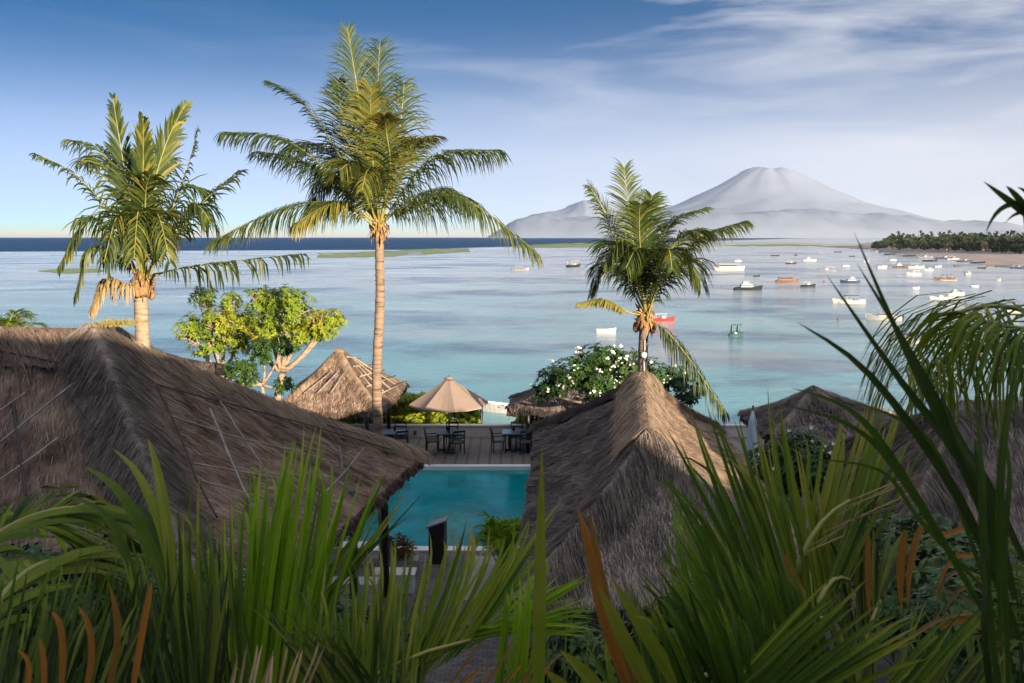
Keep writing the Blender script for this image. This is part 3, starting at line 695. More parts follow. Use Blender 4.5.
for k in range(3):
    e0 = cA.lerp(cB, .3+.17*k); m2 = MB(); m2.tube([e0.lerp(ap, .25)+nA*.12-V((.3, 0, 0)), e0.lerp(ap, .62)+nA*.12+V((.25, 0, 0))], .02, 6); m2.build('batten', M['bamboo_grey'], t)
# gazebo at the right end of the deck
ez = 5.62
g = pavilion('dark grey thatched gazebo with crossed battens beside the right hand table', pix(572, 372, 34.6),
    [pix(507, 409, 33.1), pix(640, 410, 33.1), pix(640, 398, 37.2), pix(512, 397, 37.2)], 'thatch_d', 'thatch_d', 70, 6000, sag=.12)
gA = pix(572, 372, 34.6); gn = V((0, -.45, .9)).normalized()
for (x0, y0, x1, y1) in [(527, 400, 545, 384), (536, 402, 556, 384), (548, 403, 568, 386), (558, 403, 541, 386), (570, 403, 553, 386), (546, 402, 532, 388)]:
    m2 = MB(); m2.tube([pix(x0, y0, 33.1), pix(x1, y1, 33.9)], .02, 6); m2.build('batten', M['bamboo'], g)
# pavilion further right
pavilion('low dark thatched pavilion at the water edge, behind the right hand fronds', pix(813, 389, 29.4),
    [pix(740, 413, 31.6), pix(770, 437, 27.7), pix(905, 447, 26.5), pix(925, 420, 32.5)], 'thatch_d', 'thatch_g', 80, 9000, sag=.12, zb=2.6)
# far right roof
t = thing('thatched_house', 'large dark thatched roof at the far right, behind the long dark leaves', 'thatched house')
Rr = pix(963, 407, 15.6); Aa = pix(842, 446, 22.0); Bb = pix(884, 577, 13.4); R2 = Rr+V((7, -.5, .1)); B2 = Bb+V((10, -2.6, 0)); A2 = Aa+V((10, -2.6, 0))
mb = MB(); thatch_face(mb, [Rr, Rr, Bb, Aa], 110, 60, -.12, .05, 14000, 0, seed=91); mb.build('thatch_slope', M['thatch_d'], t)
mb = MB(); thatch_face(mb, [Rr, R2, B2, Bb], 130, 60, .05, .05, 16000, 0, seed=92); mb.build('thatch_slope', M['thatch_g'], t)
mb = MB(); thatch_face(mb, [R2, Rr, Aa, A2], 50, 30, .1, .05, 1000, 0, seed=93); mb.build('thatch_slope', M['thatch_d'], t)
mb = MB(); cap(mb, Rr, Bb, down_of(Aa, Rr, Bb), down_of(B2, Rr, Bb), .42, .1, 50, 0, 3000, .3, 94, -.08); mb.build('hip_cap', M['thatch_g'], t)
mb = MB(); cap(mb, Rr, Aa, down_of(Bb, Rr, Aa), down_of(A2, Rr, Aa), .35, .1, 50, 0, 1500, .3, 95, -.05); mb.build('hip_cap', M['thatch_d'], t)
mb = MB(); cap(mb, Rr, R2, down_of(Bb, Rr, R2), down_of(A2, Rr, R2), .5, .1, 50, 0, 1500, .3, 96); mb.build('ridge_cap', M['thatch_g'], t)
posts(t, [(Bb.x+.8, Bb.y+.9, 7), (Aa.x+.6, Aa.y-1.2, 7)])

# ---------------------------------------------------------------- coconut palms
def bez(P, n):
    out = []
    if len(P) == 3:
        for i in range(n+1):
            t = i/n; out.append(P[0]*(1-t)**2+P[1]*2*t*(1-t)+P[2]*t*t)
    else:
        for i in range(n+1):
            t = i/n; u = 1-t; out.append(P[0]*u**3+P[1]*3*t*u*u+P[2]*3*t*t*u+P[3]*t**3)
    return out
def through(pts, n):
    """smooth curve through 3 or 4 points"""
    pts = [Vector(p) for p in pts]
    if len(pts) == 3:
        c = pts[1]*2-(pts[0]+pts[2])*.5; return bez([pts[0], c, pts[2]], n)
    P = [pts[0]]+pts+[pts[-1]]; out = []
    for i in range(1, len(P)-2):
        m = n//(len(pts)-1)
        for k in range(m):
            t = k/m; a, b, c, d = P[i-1], P[i], P[i+1], P[i+2]
            out.append(.5*((2*b)+(c-a)*t+(2*a-5*b+4*c-d)*t*t+(3*b-a-3*c+d)*t**3))
    out.append(pts[-1]); return out
def frond(parent, pts, nl=58, ll=.62, lw=.034, droop=.5, tint=.35, tvar=.18, mat='palm', side=None, start=.16, rr=.028, fwd=.95, tat=0.0, vee=.05, name='frond', segs=4):
    """pinnate leaf: curved midrib (sub-part) with leaflets on both sides"""
    cv = through(pts, 30); mb = MB(); n = len(cv)-1
    tot = (cv[-1]-cv[0]); hor = Vector((tot.x, tot.y, 0))
    if side is None:
        side = Vector((-hor.y, hor.x, 0)) if hor.length > .05 else Vector((1, 0, 0))
    fw0 = max(0, fwd-.9)*2; side = side.normalized(); G = Vector((0, 0, -1))
    for sgn in (-1, 1):
        for i in range(nl):
            f = start+(1-start)*(i+random.random()*.7)/nl
            if f > 1 or random.random() < tat*.35: continue
            x = f*n; k = min(int(x), n-1); p = cv[k].lerp(cv[k+1], x-k); tg = (cv[min(k+1, n)]-cv[max(k-1, 0)]).normalized()
            sd = (side-tg*side.dot(tg)).normalized(); up = tg.cross(sd)
            if up.z < 0: up = -up
            if abs(up.z) < .2 and hor.length > .05 and up.dot(-hor) < 0: up = -up
            prof = min(1, ((f-start)/(.22))*.7+.45)*(1-(.55+.2*min(1, fw0))*max(0, (f-.5)/.5)**1.5)
            l = ll*1.15*prof*random.uniform(.75, 1.12); fw = fwd*(.6+.9*f)+random.gauss(0, .09)
            d = (sd*sgn+tg*fw+up*(vee+random.gauss(0, .09))).normalized()
            dr = droop*random.uniform(.7, 1.35)*(1+tat*random.uniform(-.6, 1.4)); pp = [p]; q = p.copy(); dd = d.copy()
            brk = random.random() < tat*.5
            for s in range(segs):
                q = q+dd*(l/segs); pp.append(q.copy()); dd = (dd+G*dr*(.75 if s else .5)*(2.2 if brk and s == 1 else 1)).normalized()
            wp = [.5, .9, 1, .75, .1] if segs == 4 else [.6, 1, .75, .06]
            tt = min(1, max(0, random.gauss(tint+.22*(f-.5), tvar)))
            mb.ribbon(pp, [lw*w_ for w_ in wp], tg, 0, tt)
    o = mb.build(name, M[mat], parent)
    rb = MB(); rb.tube(cv, [rr*(1-.85*i/n)+.003 for i in range(n+1)], 6); rb.build('midrib', M['rachis'], o)
    return o
def trunk(parent, pts, r0, r1, mat='bark', step=.11, flare=.25):
    cv = through(pts, 20); mb = MB(); Ls = sum((b-a).length for a, b in zip(cv, cv[1:])); k = int(Ls/step); pp = []; rad = []
    for i in range(k*2+1):
        f = i/(k*2)*(len(cv)-1); j = min(int(f), len(cv)-2); p = cv[j].lerp(cv[j+1], f-j); q = i/(k*2)
        pp.append(p+V((random.gauss(0, .004), random.gauss(0, .004), 0))); rad.append((r0+(r1-r0)*q)*(1.035 if i % 2 else .965)*(1+random.gauss(0, .012))+flare*r0*max(0, 1-q*9)**2)
    mb.tube(pp, rad, 14, wob=.02); return mb.build('trunk', M[mat], parent)
def crown_bits(parent, c, r, n=16, nuts=0):
    mb = MB()
    for i in range(n):
        a = random.uniform(0, 2*pi); h = random.uniform(-.28, .35); d = V((cos(a), sin(a), 0))
        p = c+V((0, 0, h-.15))+d*r*.7; q = p+d*random.uniform(.05, .16)+V((0, 0, random.uniform(.1, .35))); e = q+d*random.uniform(.0, .22)+V((0, 0, random.uniform(-.15, .15)))
        mb.tube([p, q, e], [.05, .035, .015], 5, 0)
    for i in range(n*3):
        a = random.uniform(0, 2*pi); d = V((cos(a), sin(a), 0)); p = c+d*r+V((0, 0, random.uniform(-.2, .3))); q = p+d*random.uniform(.05, .2)-V((0, 0, random.uniform(.1, .45)))
        mb.ribbon([p, p.lerp(q, .5)+d*.04, q], [.05, .05, .01], V((-d.y, d.x, 0)))
    mb.build('leaf_bases', M['boot'], parent)
    for i in range(nuts):
        a = random.uniform(0, 2*pi); m2 = MB(); m2.lathe((c.x+cos(a)*(r+.12), c.y+sin(a)*(r+.12), c.z-.28+random.uniform(-.1, .15)), [(.02, -.13), (.08, -.08), (.1, 0), (.08, .09), (.02, .13)], 10)
        m2.build('coconut', M['boot'], parent)
def palm(label, base, ctrl, crown, r0, r1, Y, spec, bark='bark', **kw):
    t = thing('coconut_palm', label, 'palm tree')
    trunk(t, [base]+ctrl+[crown+V((0, 0, -.1))], r0, r1, bark)
    crown_bits(t, crown, r1*1.1, kw.get('bits', 16), kw.get('nuts', 0))
    for s in spec:
        pts, dY, o = s[0], s[1], (s[2] if len(s) > 2 else {})
        n = len(pts); P = [crown+V((random.uniform(-.06, .06), random.uniform(-.06, .06)+(.1 if dY > 0 else -.1), random.uniform(-.12, .12)))]
        for i, (x, y) in enumerate(pts): P.append(pix(x, y, Y+dY*(i+1)/n))
        d = dict(kw.get('fr', {})); d.update(o); frond(t, P, **d)
    return t
# tall centre palm
Yc = 22.3; cr = pix(379, 226, Yc)
spec = [
 ([(362, 120), (347, 27)], 1.0, dict(side=V((1, .3, 0)), droop=.3, ll=1.0, fwd=1.5, tat=.5)),
 ([(377, 125), (380, 43)], 1.6, dict(side=V((1, 0, 0)), droop=.34, ll=1.1, fwd=1.2, tint=.22, tat=.5)),
 ([(396, 150), (404, 84)], 1.3, dict(side=V((1, .2, 0)), droop=.45, ll=1.0, fwd=1.1, tint=.25, tat=.5)),
 ([(372, 150), (371, 88)], -1.5, dict(side=V((1, 0, 0)), droop=.28, ll=.85, tint=.72)),
 ([(350, 150), (338, 80)], 1.3, dict(side=V((1, .3, 0)), droop=.3, ll=.95, fwd=1.2, tint=.18)),
 ([(345, 165), (308, 108), (274, 84)], -.3, dict(ll=.75, droop=.3, side=V((-.5, 1, .2)), tint=.15)),
 ([(335, 178), (285, 140), (228, 132)], -.4, dict(ll=1.05, droop=0.75, tint=.22)),
 ([(340, 185), (300, 160), (262, 152)], .9, dict(ll=0.98, droop=0.75, tint=.2)),
 ([(345, 170), (318, 145), (290, 148)], 1.4, dict(ll=0.98, droop=0.62, tint=.15)),
 ([(345, 205), (290, 206), (216, 240)], -.6, dict(ll=1.12, droop=1.00, tint=.4, side=V((.1, 1, 0)))),
 ([(350, 206), (328, 205), (298, 222)], -1.3, dict(ll=0.98, droop=1.00, tint=.8)),
 ([(355, 190), (330, 180), (310, 205)], .8, dict(ll=0.84, droop=0.88, tint=.3)),
 ([(410, 206), (460, 197), (534, 250)], -.9, dict(ll=1.19, droop=1.06, tint=.45)),
 ([(405, 190), (440, 155), (496, 150)], -.4, dict(ll=1.15, droop=0.94, tint=.22)),
 ([(398, 175), (412, 145), (433, 136)], -1.2, dict(ll=.7, droop=.45, tint=.62)),
 ([(410, 200), (440, 190), (470, 205)], 1.2, dict(ll=0.98, droop=1.00, tint=.3)),
 ([(390, 170), (386, 130), (384, 115)], -1.8, dict(ll=.7, droop=.3, tint=.68, side=V((1, 0, 0)))),
 ([(365, 190), (352, 165), (340, 170)], -1.4, dict(ll=0.91, droop=0.75, tint=.5)),
 ([(375, 190), (368, 170), (362, 190)], -1.7, dict(ll=0.91, droop=0.88, tint=.6)),
]
palm('tall slender coconut palm standing by the pool, the tallest of the palms', V((-3.25, 22.3, DZ)), [pix(377, 400, Yc), pix(380, 300, Yc)], cr, .135, .105, Yc, spec, fr=dict(nl=100, ll=.85, lw=.027, tat=.3), bits=20)
# shorter right palm
Yr = 25.4; cr = pix(645, 318, Yr)
spec = [
 ([(632, 235), (624, 168)], .8, dict(side=V((1, .3, 0)), droop=.25, ll=.8, tint=.3)),
 ([(622, 260), (606, 215), (591, 188)], -.3, dict(droop=.35, ll=.75, tint=.3, side=V((.6, 1, 0)))),
 ([(647, 240), (652, 196)], 1.3, dict(side=V((1, 0, 0)), droop=.3, ll=.85, tint=.25)),
 ([(640, 245), (640, 205)], -1.3, dict(side=V((1, 0, 0)), droop=.3, ll=.8, tint=.42)),
 ([(658, 255), (672, 222), (704, 208)], .6, dict(droop=.4, ll=.65, tint=.35)),
 ([(664, 275), (700, 238), (742, 222)], -.5, dict(droop=0.69, ll=1.01, tint=.38)),
 ([(663, 262), (684, 235), (698, 232)], -1.2, dict(droop=0.62, ll=0.94, tint=.5)),
 ([(660, 285), (685, 262), (700, 280)], -1.3, dict(droop=0.88, ll=1.01, tint=.35)),
 ([(625, 280), (605, 265), (592, 290)], .9, dict(droop=0.88, ll=0.81, tint=.25)),
 ([(634, 270), (618, 245), (604, 262)], -1.2, dict(droop=0.75, ll=1.01, tint=.3)),
 ([(628, 312), (605, 300), (580, 303)], -.5, dict(droop=1.0, ll=.42, tint=.85, start=.35, lw=.045)),
 ([(640, 290), (625, 268), (610, 268)], -.9, dict(droop=.5, ll=.3, tint=.7, start=.4)),
 ([(665, 330), (690, 360), (724, 410)], -.8, dict(droop=0.94, ll=1.15, tint=.4, start=.22, fwd=.4)),
 ([(655, 270), (668, 250), (672, 270)], -1.7, dict(droop=0.88, ll=0.94, tint=.35)),
 ([(640, 270), (636, 250), (626, 268)], -1.6, dict(droop=0.88, ll=0.94, tint=.3)),
]
t = palm('short coconut palm rising behind the sunlit crest of the right hand thatched roof', V((3.9, 25.5, DZ)), [pix(643, 380, Yr)], cr, .15, .13, Yr, spec, 'bark_grey', fr=dict(nl=90, ll=.8, lw=.032, tat=.2), bits=26, nuts=4)
# lamp and cable on that palm's trunk
lp = pix(644, 355, Yr-.2); m2 = MB(); m2.lathe(lp, [(.03, -.09), (.085, -.06), (.1, 0), (.085, .06), (.02, .09)], 14)
lt = thing('globe_lamp', 'small white globe lamp strapped to the trunk of the short palm', 'lamp')
m2.build('lamp_globe', M['white'], lt); m2 = MB(); m2.tube([pix(645, 340, Yr-.2), pix(644, 385, Yr-.22)], .012, 6); m2.build('cable', M['white'], lt)
# left palm, wind-torn
Yl = 24.0; cr = pix(143, 282, Yl)
spec = [
 ([(128, 190), (113, 98)], .5, dict(side=V((1, .2, 0)), droop=.15, ll=.75, tint=.25, fwd=2.2, lw=.075)),
 ([(143, 190), (143, 118)], -1.2, dict(side=V((1, 0, 0)), droop=.15, ll=.7, tint=.55, fwd=2.4, lw=.08)),
 ([(155, 180), (186, 104)], .3, dict(side=V((.8, .6, 0)), droop=.15, ll=.8, tint=.5, fwd=2.2, lw=.08)),
 ([(110, 215), (75, 175), (36, 154)], -.3, dict(droop=.35, ll=.55, tint=.25)),
 ([(125, 205), (108, 165), (86, 160)], .8, dict(droop=0.75, ll=0.94, tint=.3)),
 ([(120, 190), (100, 150), (72, 140)], 1.2, dict(droop=0.62, ll=0.81, tint=.4)),
 ([(170, 215), (190, 160), (196, 134)], .6, dict(droop=.35, ll=.6, tint=.3)),
 ([(175, 235), (205, 200), (238, 172)], -.5, dict(droop=.4, ll=.65, tint=.4)),
 ([(170, 230), (195, 205), (212, 225)], -1.0, dict(droop=1.00, ll=1.01, tint=.3)),
 ([(165, 225), (180, 190), (205, 190)], 1.3, dict(droop=0.75, ll=1.01, tint=.2)),
 ([(120, 240), (90, 220), (62, 262)], -.6, dict(droop=1.00, ll=0.94, tint=.3)),
 ([(118, 255), (92, 250), (76, 292)], -.9, dict(droop=1.12, ll=0.81, tint=.45)),
 ([(130, 235), (118, 215), (104, 262)], -1.7, dict(droop=1.12, ll=1.08, tint=.35)),
 ([(150, 235), (158, 215), (170, 262)], -1.7, dict(droop=1.12, ll=1.08, tint=.4)),
 ([(140, 230), (138, 212), (134, 258)], -1.9, dict(droop=1.00, ll=1.15, tint=.45)),
 ([(130, 285), (108, 280), (92, 308)], -1.1, dict(droop=1.25, ll=0.68, tint=.6, mat='palm_dry')),
 ([(172, 270), (225, 262), (302, 254)], -.8, dict(droop=1.38, ll=1.01, tint=.35, start=.3, lw=.05, tat=1.2)),
 ([(140, 200), (130, 160), (122, 150)], 1.6, dict(side=V((1, 0, 0)), droop=.4, ll=.8, tint=.2)),
 ([(150, 200), (160, 165), (165, 160)], 1.6, dict(side=V((1, 0, 0)), droop=.4, ll=.8, tint=.25)),
 ([(145, 225), (146, 190), (150, 175)], -1.4, dict(side=V((1, 0, 0)), droop=0.62, ll=0.94, tint=.4)),
]
palm('stout wind torn coconut palm behind the large left roof, with dry hanging leaves', V((cr.x+.1, 24, DZ)), [pix(143, 345, Yl)], cr, .2, .17, Yl, spec, 'bark_pale', fr=dict(nl=60, ll=.65, lw=.05, tat=.8, tvar=.25), bits=34, nuts=7)
# dry flower spathes of left palm
# low palm at the left edge
t = thing('fan_palm', 'low feathery palm top showing above the ridge at the left edge', 'palm tree')
b0 = pix(5, 345, 22)
trunk(t, [V((b0.x, 22, DZ)), V((b0.x, 22, 6.5)), b0], .12, .09)
for k in range(16):
    a = 2*pi*k/16+random.uniform(-.2, .2); l = random.uniform(.8, 1.25); el = random.uniform(.25, 1.2)
    d = V((cos(a)*cos(el), sin(a)*cos(el), sin(el)))
    frond(t, [b0, b0+d*l*.6+V((0, 0, .12)), b0+d*l+V((0, 0, -.18*l))], nl=34, ll=.34, lw=.018, droop=.35, tint=.35, rr=.014, mat='fg')
# antenna-like dry stem above the roof
# ---------------------------------------------------------------- broadleaf trees
def rosette(mb, c, n, l, w, nrm, mi=0, tint=.5, tv=.2):
    nrm = nrm.normalized(); a0 = nrm.orthogonal().normalized(); b0 = nrm.cross(a0)
    for i in range(n):
        a = 2*pi*i/n+random.uniform(-.35, .35); d = (a0*cos(a)+b0*sin(a)+nrm*random.uniform(.1, .8)).normalized(); ll = l*random.uniform(.7, 1.15)
        q = c+d*ll*.5; e = c+(d-V((0, 0, .3))).normalized()*ll; s = d.cross(nrm)
        if s.length < .01: s = a0
        mb.ribbon([c, q, e], [w*.3, w, w*.1], s, mi, min(1, max(0, random.gauss(tint, tv))))
def leafy(name, label, base, fork, clusters, nros, leaf, mat, bark, cat='tree', flowers=0, tints=None, zbase=None, r0=.13, dens=1, group=None):
    t = thing(name, label, cat, group=group); tr = MB(); base = V(base); fork = V(fork)
    tr.tube(through([base, base.lerp(fork, .5)+V((.06, 0, 0)), fork], 8), [r0*(1-.4*i/8) for i in range(9)], 9, wob=.05)
    lf = MB(); fl = MB(); tips = []
    for ci, (c, r) in enumerate(clusters):
        c = V(c); mid = fork.lerp(c, .5)+V((random.uniform(-.15, .15), random.uniform(-.15, .15), -.1*(c-fork).length))
        lv = through([fork, mid, c], 8); tr.tube(lv, [r0*.6*(1-.65*i/8) for i in range(9)], 7, wob=.05)
        k = int(nros*r*r)
        for i in range(k):
            d = V((random.gauss(0, 1), random.gauss(0, 1), random.gauss(0, 1))).normalized(); rr = r*(random.random()**.35)*(1+.25*noise.noise(d*2+V((ci, 0, 0))))
            if noise.noise(V((d.x*1.7+ci*3, d.y*1.7, d.z*1.7))) > .24*dens: continue
            p = c+V((d.x*rr, d.y*rr, d.z*rr*.75)); tt = (tints[ci] if tints else .5)
            rosette(lf, p, random.randint(6, 9), leaf[0], leaf[1], (d+V((0, 0, .8))), 0, tt+.25*noise.noise(p*.9), .14)
            if i % 7 == 0: tr.tube([lv[5].lerp(c, random.random()), lv[7].lerp(p, .5)+V((0, 0, -.05)), p], [.035*r0/.13, .022*r0/.13, .012], 5, cap=False)
            if flowers and random.random() < flowers and d.y < .5:
                for _ in range(4):
                    q = p+d*.12+V((random.gauss(0, .05), random.gauss(0, .05), random.gauss(0, .05)))
                    rosette(fl, q, 5, .045, .04, V((0, -1, .5)), 0)
    tr.build('trunk', M[bark], t); lf.build('crown', M[mat], t)
    if flowers: fl.build('blossoms', M['flower'], t)
    return t
def pc(px, py, Y): return pix(px, py, Y)
# yellow-green plumeria
leafy('plumeria_tree', 'sunlit yellow green tree with pale forked branches, left of the small pavilion', pc(268, 430, 30), pc(282, 372, 30),
      [(pc(262, 300, 30), .66), (pc(288, 304, 29.8), .86), (pc(322, 325, 30), .72), (pc(270, 328, 29.6), .82), (pc(302, 330, 30.4), .8), (pc(248, 322, 30.5), .7), (pc(335, 318, 30.3), .42)],
      340, (.17, .055), 'plum', 'bark_pale', tints=[.35, .45, .62, .5, .55, .6, .65], r0=.17)
leafy('plumeria_tree', 'sunlit yellow green tree with bare pinkish twigs, nearest to the wind torn palm', pc(240, 420, 31), pc(222, 372, 31),
      [(pc(203, 296, 31), .5), (pc(192, 328, 31), .68), (pc(222, 320, 30.8), .8), (pc(238, 338, 31), .65), (pc(208, 343, 31.2), .66), (pc(230, 300, 31.3), .4)],
      330, (.17, .055), 'plum', 'bark_pale', tints=[.4, .5, .6, .6, .55, .4], r0=.13)
leafy('glossy_tree', 'dark green broad leaved tree low in front of the yellow green trees', pc(262, 430, 28.5), pc(262, 385, 28.5),
      [(pc(222, 372, 28.5), .42), (pc(242, 366, 28.5), .45), (pc(262, 350, 28.5), .5), (pc(285, 345, 28.6), .45), (pc(248, 380, 28.5), .4), (pc(285, 385, 28.4), .35)],
      280, (.18, .06), 'plum_dk', 'bark_pale', r0=.09)
# white flowering plumeria behind the right roof
leafy('plumeria_bush', 'round dark green bush dotted with white blossoms beside the short palm', pc(615, 440, 31), pc(610, 400, 31),
      [(pc(575, 372, 31), .85), (pc(600, 358, 31), .8), (pc(625, 368, 31), .9), (pc(556, 380, 30.6), .72), (pc(545, 390, 30.6), .5), (pc(650, 372, 31), .7), (pc(598, 385, 30.6), .8), (pc(672, 380, 31.3), .75), (pc(690, 392, 31.3), .55)],
      260, (.19, .065), 'plum_dk', 'bark_grey', cat='flowering bush', flowers=.1, tints=[.6, .6, .65, .5, .5, .55, .5, .5, .5])
# hedges
def hedge(label, x0, x1, y, zt, n, seed, yd=.9):
    t = thing('hedge', label, 'hedge'); lf = MB(); st = MB()
    for i in range(n):
        x = random.uniform(x0, x1); k = random.random(); yy = y+random.uniform(-yd/2, yd/2)
        top = zt+.3*noise.noise(V((x*1.1, seed, 0)))+.18*noise.noise(V((x*3.5, seed+4, 0))); edge = min(1, (x-x0)/.5+.2, (x1-x)/.5+.2)
        z = 3.0+(top*edge+3.0*(1-edge)-3.0)*(1-(1-k)**1.8)
        rosette(lf, V((x, yy, z)), 6, .17, .075, V((random.gauss(0, .5), -.5, .8)), 0, .5+.5*noise.noise(V((x*1.3, z*1.3, seed))), .2)
    for i in range(int((x1-x0)*4)):
        x = random.uniform(x0, x1); st.tube([(x, y, 2.6), (x+.1, y, zt-.35)], .015, 5, cap=False)
    lf.build('foliage', M['hedge'], t); st.build('stems', M['bark_grey'], t)
hedge('long sunlit yellow green hedge behind the wall, left of the parasol', -8.2, -1.2, 37.5, 5.3, 4300, 1)
hedge('short low yellow green hedge behind the wall, under the gazebo eave', -.0, 4.4, 37.5, 4.85, 1900, 2)

# ---------------------------------------------------------------- deck furniture
def parasol():
    c = pix(449, 403, 33.75); cx, cy = c.x, c.y
    t = thing('parasol', 'open tan parasol standing over the middle table', 'parasol', (cx, cy, DZ))
    p = MB(); p.tube([(0, 0, .06), (0, 0, 2.98)], .028, 10); p.build('pole', M['black_wood'], t)
    b = MB(); b.lathe((0, 0, 0), [(.26, 0), (.26, .05), (.06, .07), (.04, .25)], 16); b.build('base', M['black'], t)
    cn = MB(); n = 8; k = 6; rim = 1.52; zt = 2.93; zr = 1.93; a0 = R(12)
    for i in range(n):
        a = a0+2*pi*i/n; b_ = a0+2*pi*(i+1)/n
        for q in range(k):
            for s in range(4):
                def P(rf, sf):
                    pa = V((cos(a)*rim*rf, sin(a)*rim*rf, 0)); pb = V((cos(b_)*rim*rf, sin(b_)*rim*rf, 0)); p = pa.lerp(pb, sf)
                    p *= 1-.05*sin(pi*sf)*rf; return V((p.x, p.y, zt-(zt-zr)*(rf**.94)-.05*sin(pi*sf)*rf))
                r0, r1, s0, s1 = .1+.9*q/k, .1+.9*(q+1)/k, s/4, (s+1)/4
                cn.quadp([P(r0, s0), P(r1, s0), P(r1, s1), P(r0, s1)])
        e = [V((cos(a)*rim, sin(a)*rim, zr)), V((cos(b_)*rim, sin(b_)*rim, zr))]
        m_ = (e[0]+e[1])/2*.95; m_.z = zr-.05
        cn.quadp([e[0], e[0]-V((0, 0, .07)), m_-V((0, 0, .07)), m_]); cn.quadp([m_, m_-V((0, 0, .07)), e[1]-V((0, 0, .07)), e[1]])
    cn.build('canopy', M['tan'], t)
    v = MB(); v.lathe((0, 0, 2.84), [(.2, 0.02), (.12, .07), (.04, .1), (.02, .12)], 8); v.build('vent', M['tan'], t)
    for i in range(n):
        a = a0+2*pi*i/n; r = MB(); r.tube([(cos(a)*.06, sin(a)*.06, 2.78), (cos(a)*1.46, sin(a)*1.46, 1.9)], .012, 5); r.build('rib', M['black_wood'], t)
parasol()
def chair(label, loc, rz, group='chairs at the deck tables', proto=[None]):
    if proto[0] is not None:
        t = copy_tree(proto[0]); t.location = loc; t.rotation_euler = (0, 0, rz); t['label'] = label; return t
    t = thing('armchair', label, 'chair', loc, rz, group); proto[0] = t
    s = MB(); s.box((0, 0, .44), (.5, .48, .035)); s.build('seat', M['black_wood'], t)
    s = MB(); s.box((0, .01, .49), (.46, .44, .06), taper=.94); s.build('cushion', M['cushion'], t)
    for x, y, h in ((-.23, .22, .66), (.23, .22, .66)): s = MB(); s.tube([(x, y, 0), (x, y, .3), (x, y-.01, h)], [.02, .024, .022], 6); s.build('leg', M['black_wood'], t)
    for x in (-.23, .23): s = MB(); s.tube([(x, -.23, 0), (x, -.22, .45), (x, -.3, .93)], [.02, .025, .022], 6); s.build('leg', M['black_wood'], t)
    for x in (-.23, .23): s = MB(); s.box((x, 0, .67), (.06, .52, .03)); s.build('armrest', M['black_wood'], t)
    s = MB()
    for z, y, h in ((.9, -.295, .08), (.76, -.272, .045), (.64, -.252, .045)): s.box((0, y, z), (.44, .025, h))
    s.build('backrest', M['black_wood'], t); return t
def table(label, loc, plabel):
    t = thing('dining_table', label, 'table', loc, 0, 'dining tables on the deck')
    s = MB(); s.box((0, 0, .73), (.82, .82, .035)); s.build('tabletop', M['tabletop'], t)
    s = MB(); s.box((0, 0, .69), (.68, .68, .05)); s.build('apron', M['black_wood'], t)
    for x in (-.12, .12): s = MB(); s.tube([(x, 0, .04), (x, 0, .68)], .035, 8); s.build('pedestal', M['black_wood'], t)
    s = MB(); s.box((0, 0, .03), (.6, .1, .06)); s.box((0, 0, .031), (.1, .6, .056)); s.build('foot', M['black_wood'], t)
    p = thing('flower_pot', plabel, 'pot', (loc[0]+.02, loc[1]+.1, loc[2]+.748), 0, 'pots on the deck tables')
    s = MB(); s.lathe((0, 0, 0), [(.04, 0), (.06, .1), (.055, .1)], 12); s.build('pot', M['black'], p)
    s = MB()
    for _ in range(18): rosette(s, V((random.gauss(0, .02), random.gauss(0, .02), .11)), 4, .08, .02, V((random.gauss(0, .4), random.gauss(0, .4), 1)))
    s.build('sprig', M['plum_dk'], p)
Yt = 34.1
for px, nm in ((394, 'left hand table, nearest the tall palm'), (447, 'middle table, under the parasol'), (513, 'right hand table, beside the gazebo')):
    c = pix(px, 432, Yt)
    table('square pale topped table, the '+nm, (c.x, Yt, DZ), 'small dark pot on the '+nm.split(',')[0])
    if px > 400: chair('black armchair with grey cushion on the left side of the '+nm.split(',')[0], (c.x-.55, Yt-.25, DZ), R(-80))
    chair('black armchair with grey cushion, back to the pool, right of the '+nm.split(',')[0], (c.x+(.4 if px > 400 else .3), Yt-.5, DZ), R(22))
    chair('black armchair tucked behind the '+nm.split(',')[0], (c.x+.1, Yt+.62, DZ), R(170))
for px, nm in ((415, 'beside the left hand table'), (530, 'near the gazebo post')):
    c = pix(px, 433, 36.36); s = MB(); s.box((c.x, 36.34, c.z), (.12, .08, .14)); s.box((c.x, 36.33, c.z+.085), (.15, .1, .02))
    tag(s.build('wall_light', M['brown']), 'small square brown wall light '+nm, 'wall light', 'wall lights')
# black podium by the pool
t = thing('podium', 'black podium with a sloping grey top at the near edge of the pool', 'podium', ground(438, 562, DZ), R(-8))
s = MB(); s.v = [(-.2, -.17, 0), (.2, -.17, 0), (.2, .17, 0), (-.2, .17, 0), (-.2, -.17, .92), (.2, -.17, 1.08), (.2, .17, 1.08), (-.2, .17, .92)]
for q in ((3, 2, 1, 0), (4, 5, 6, 7), (0, 1, 5, 4), (1, 2, 6, 5), (2, 3, 7, 6), (3, 0, 4, 7)): s.face(list(q))
s.build('body', M['black_wood'], t)
s = MB(); s.v = [(-.25, -.22, .925), (.25, -.22, 1.125), (.25, .22, 1.125), (-.25, .22, .925), (-.25, -.22, .965), (.25, -.22, 1.165), (.25, .22, 1.165), (-.25, .22, .965)]
for q in ((3, 2, 1, 0), (4, 5, 6, 7), (0, 1, 5, 4), (1, 2, 6, 5), (2, 3, 7, 6), (3, 0, 4, 7)): s.face(list(q))
s.build('top', M['grey'], t)
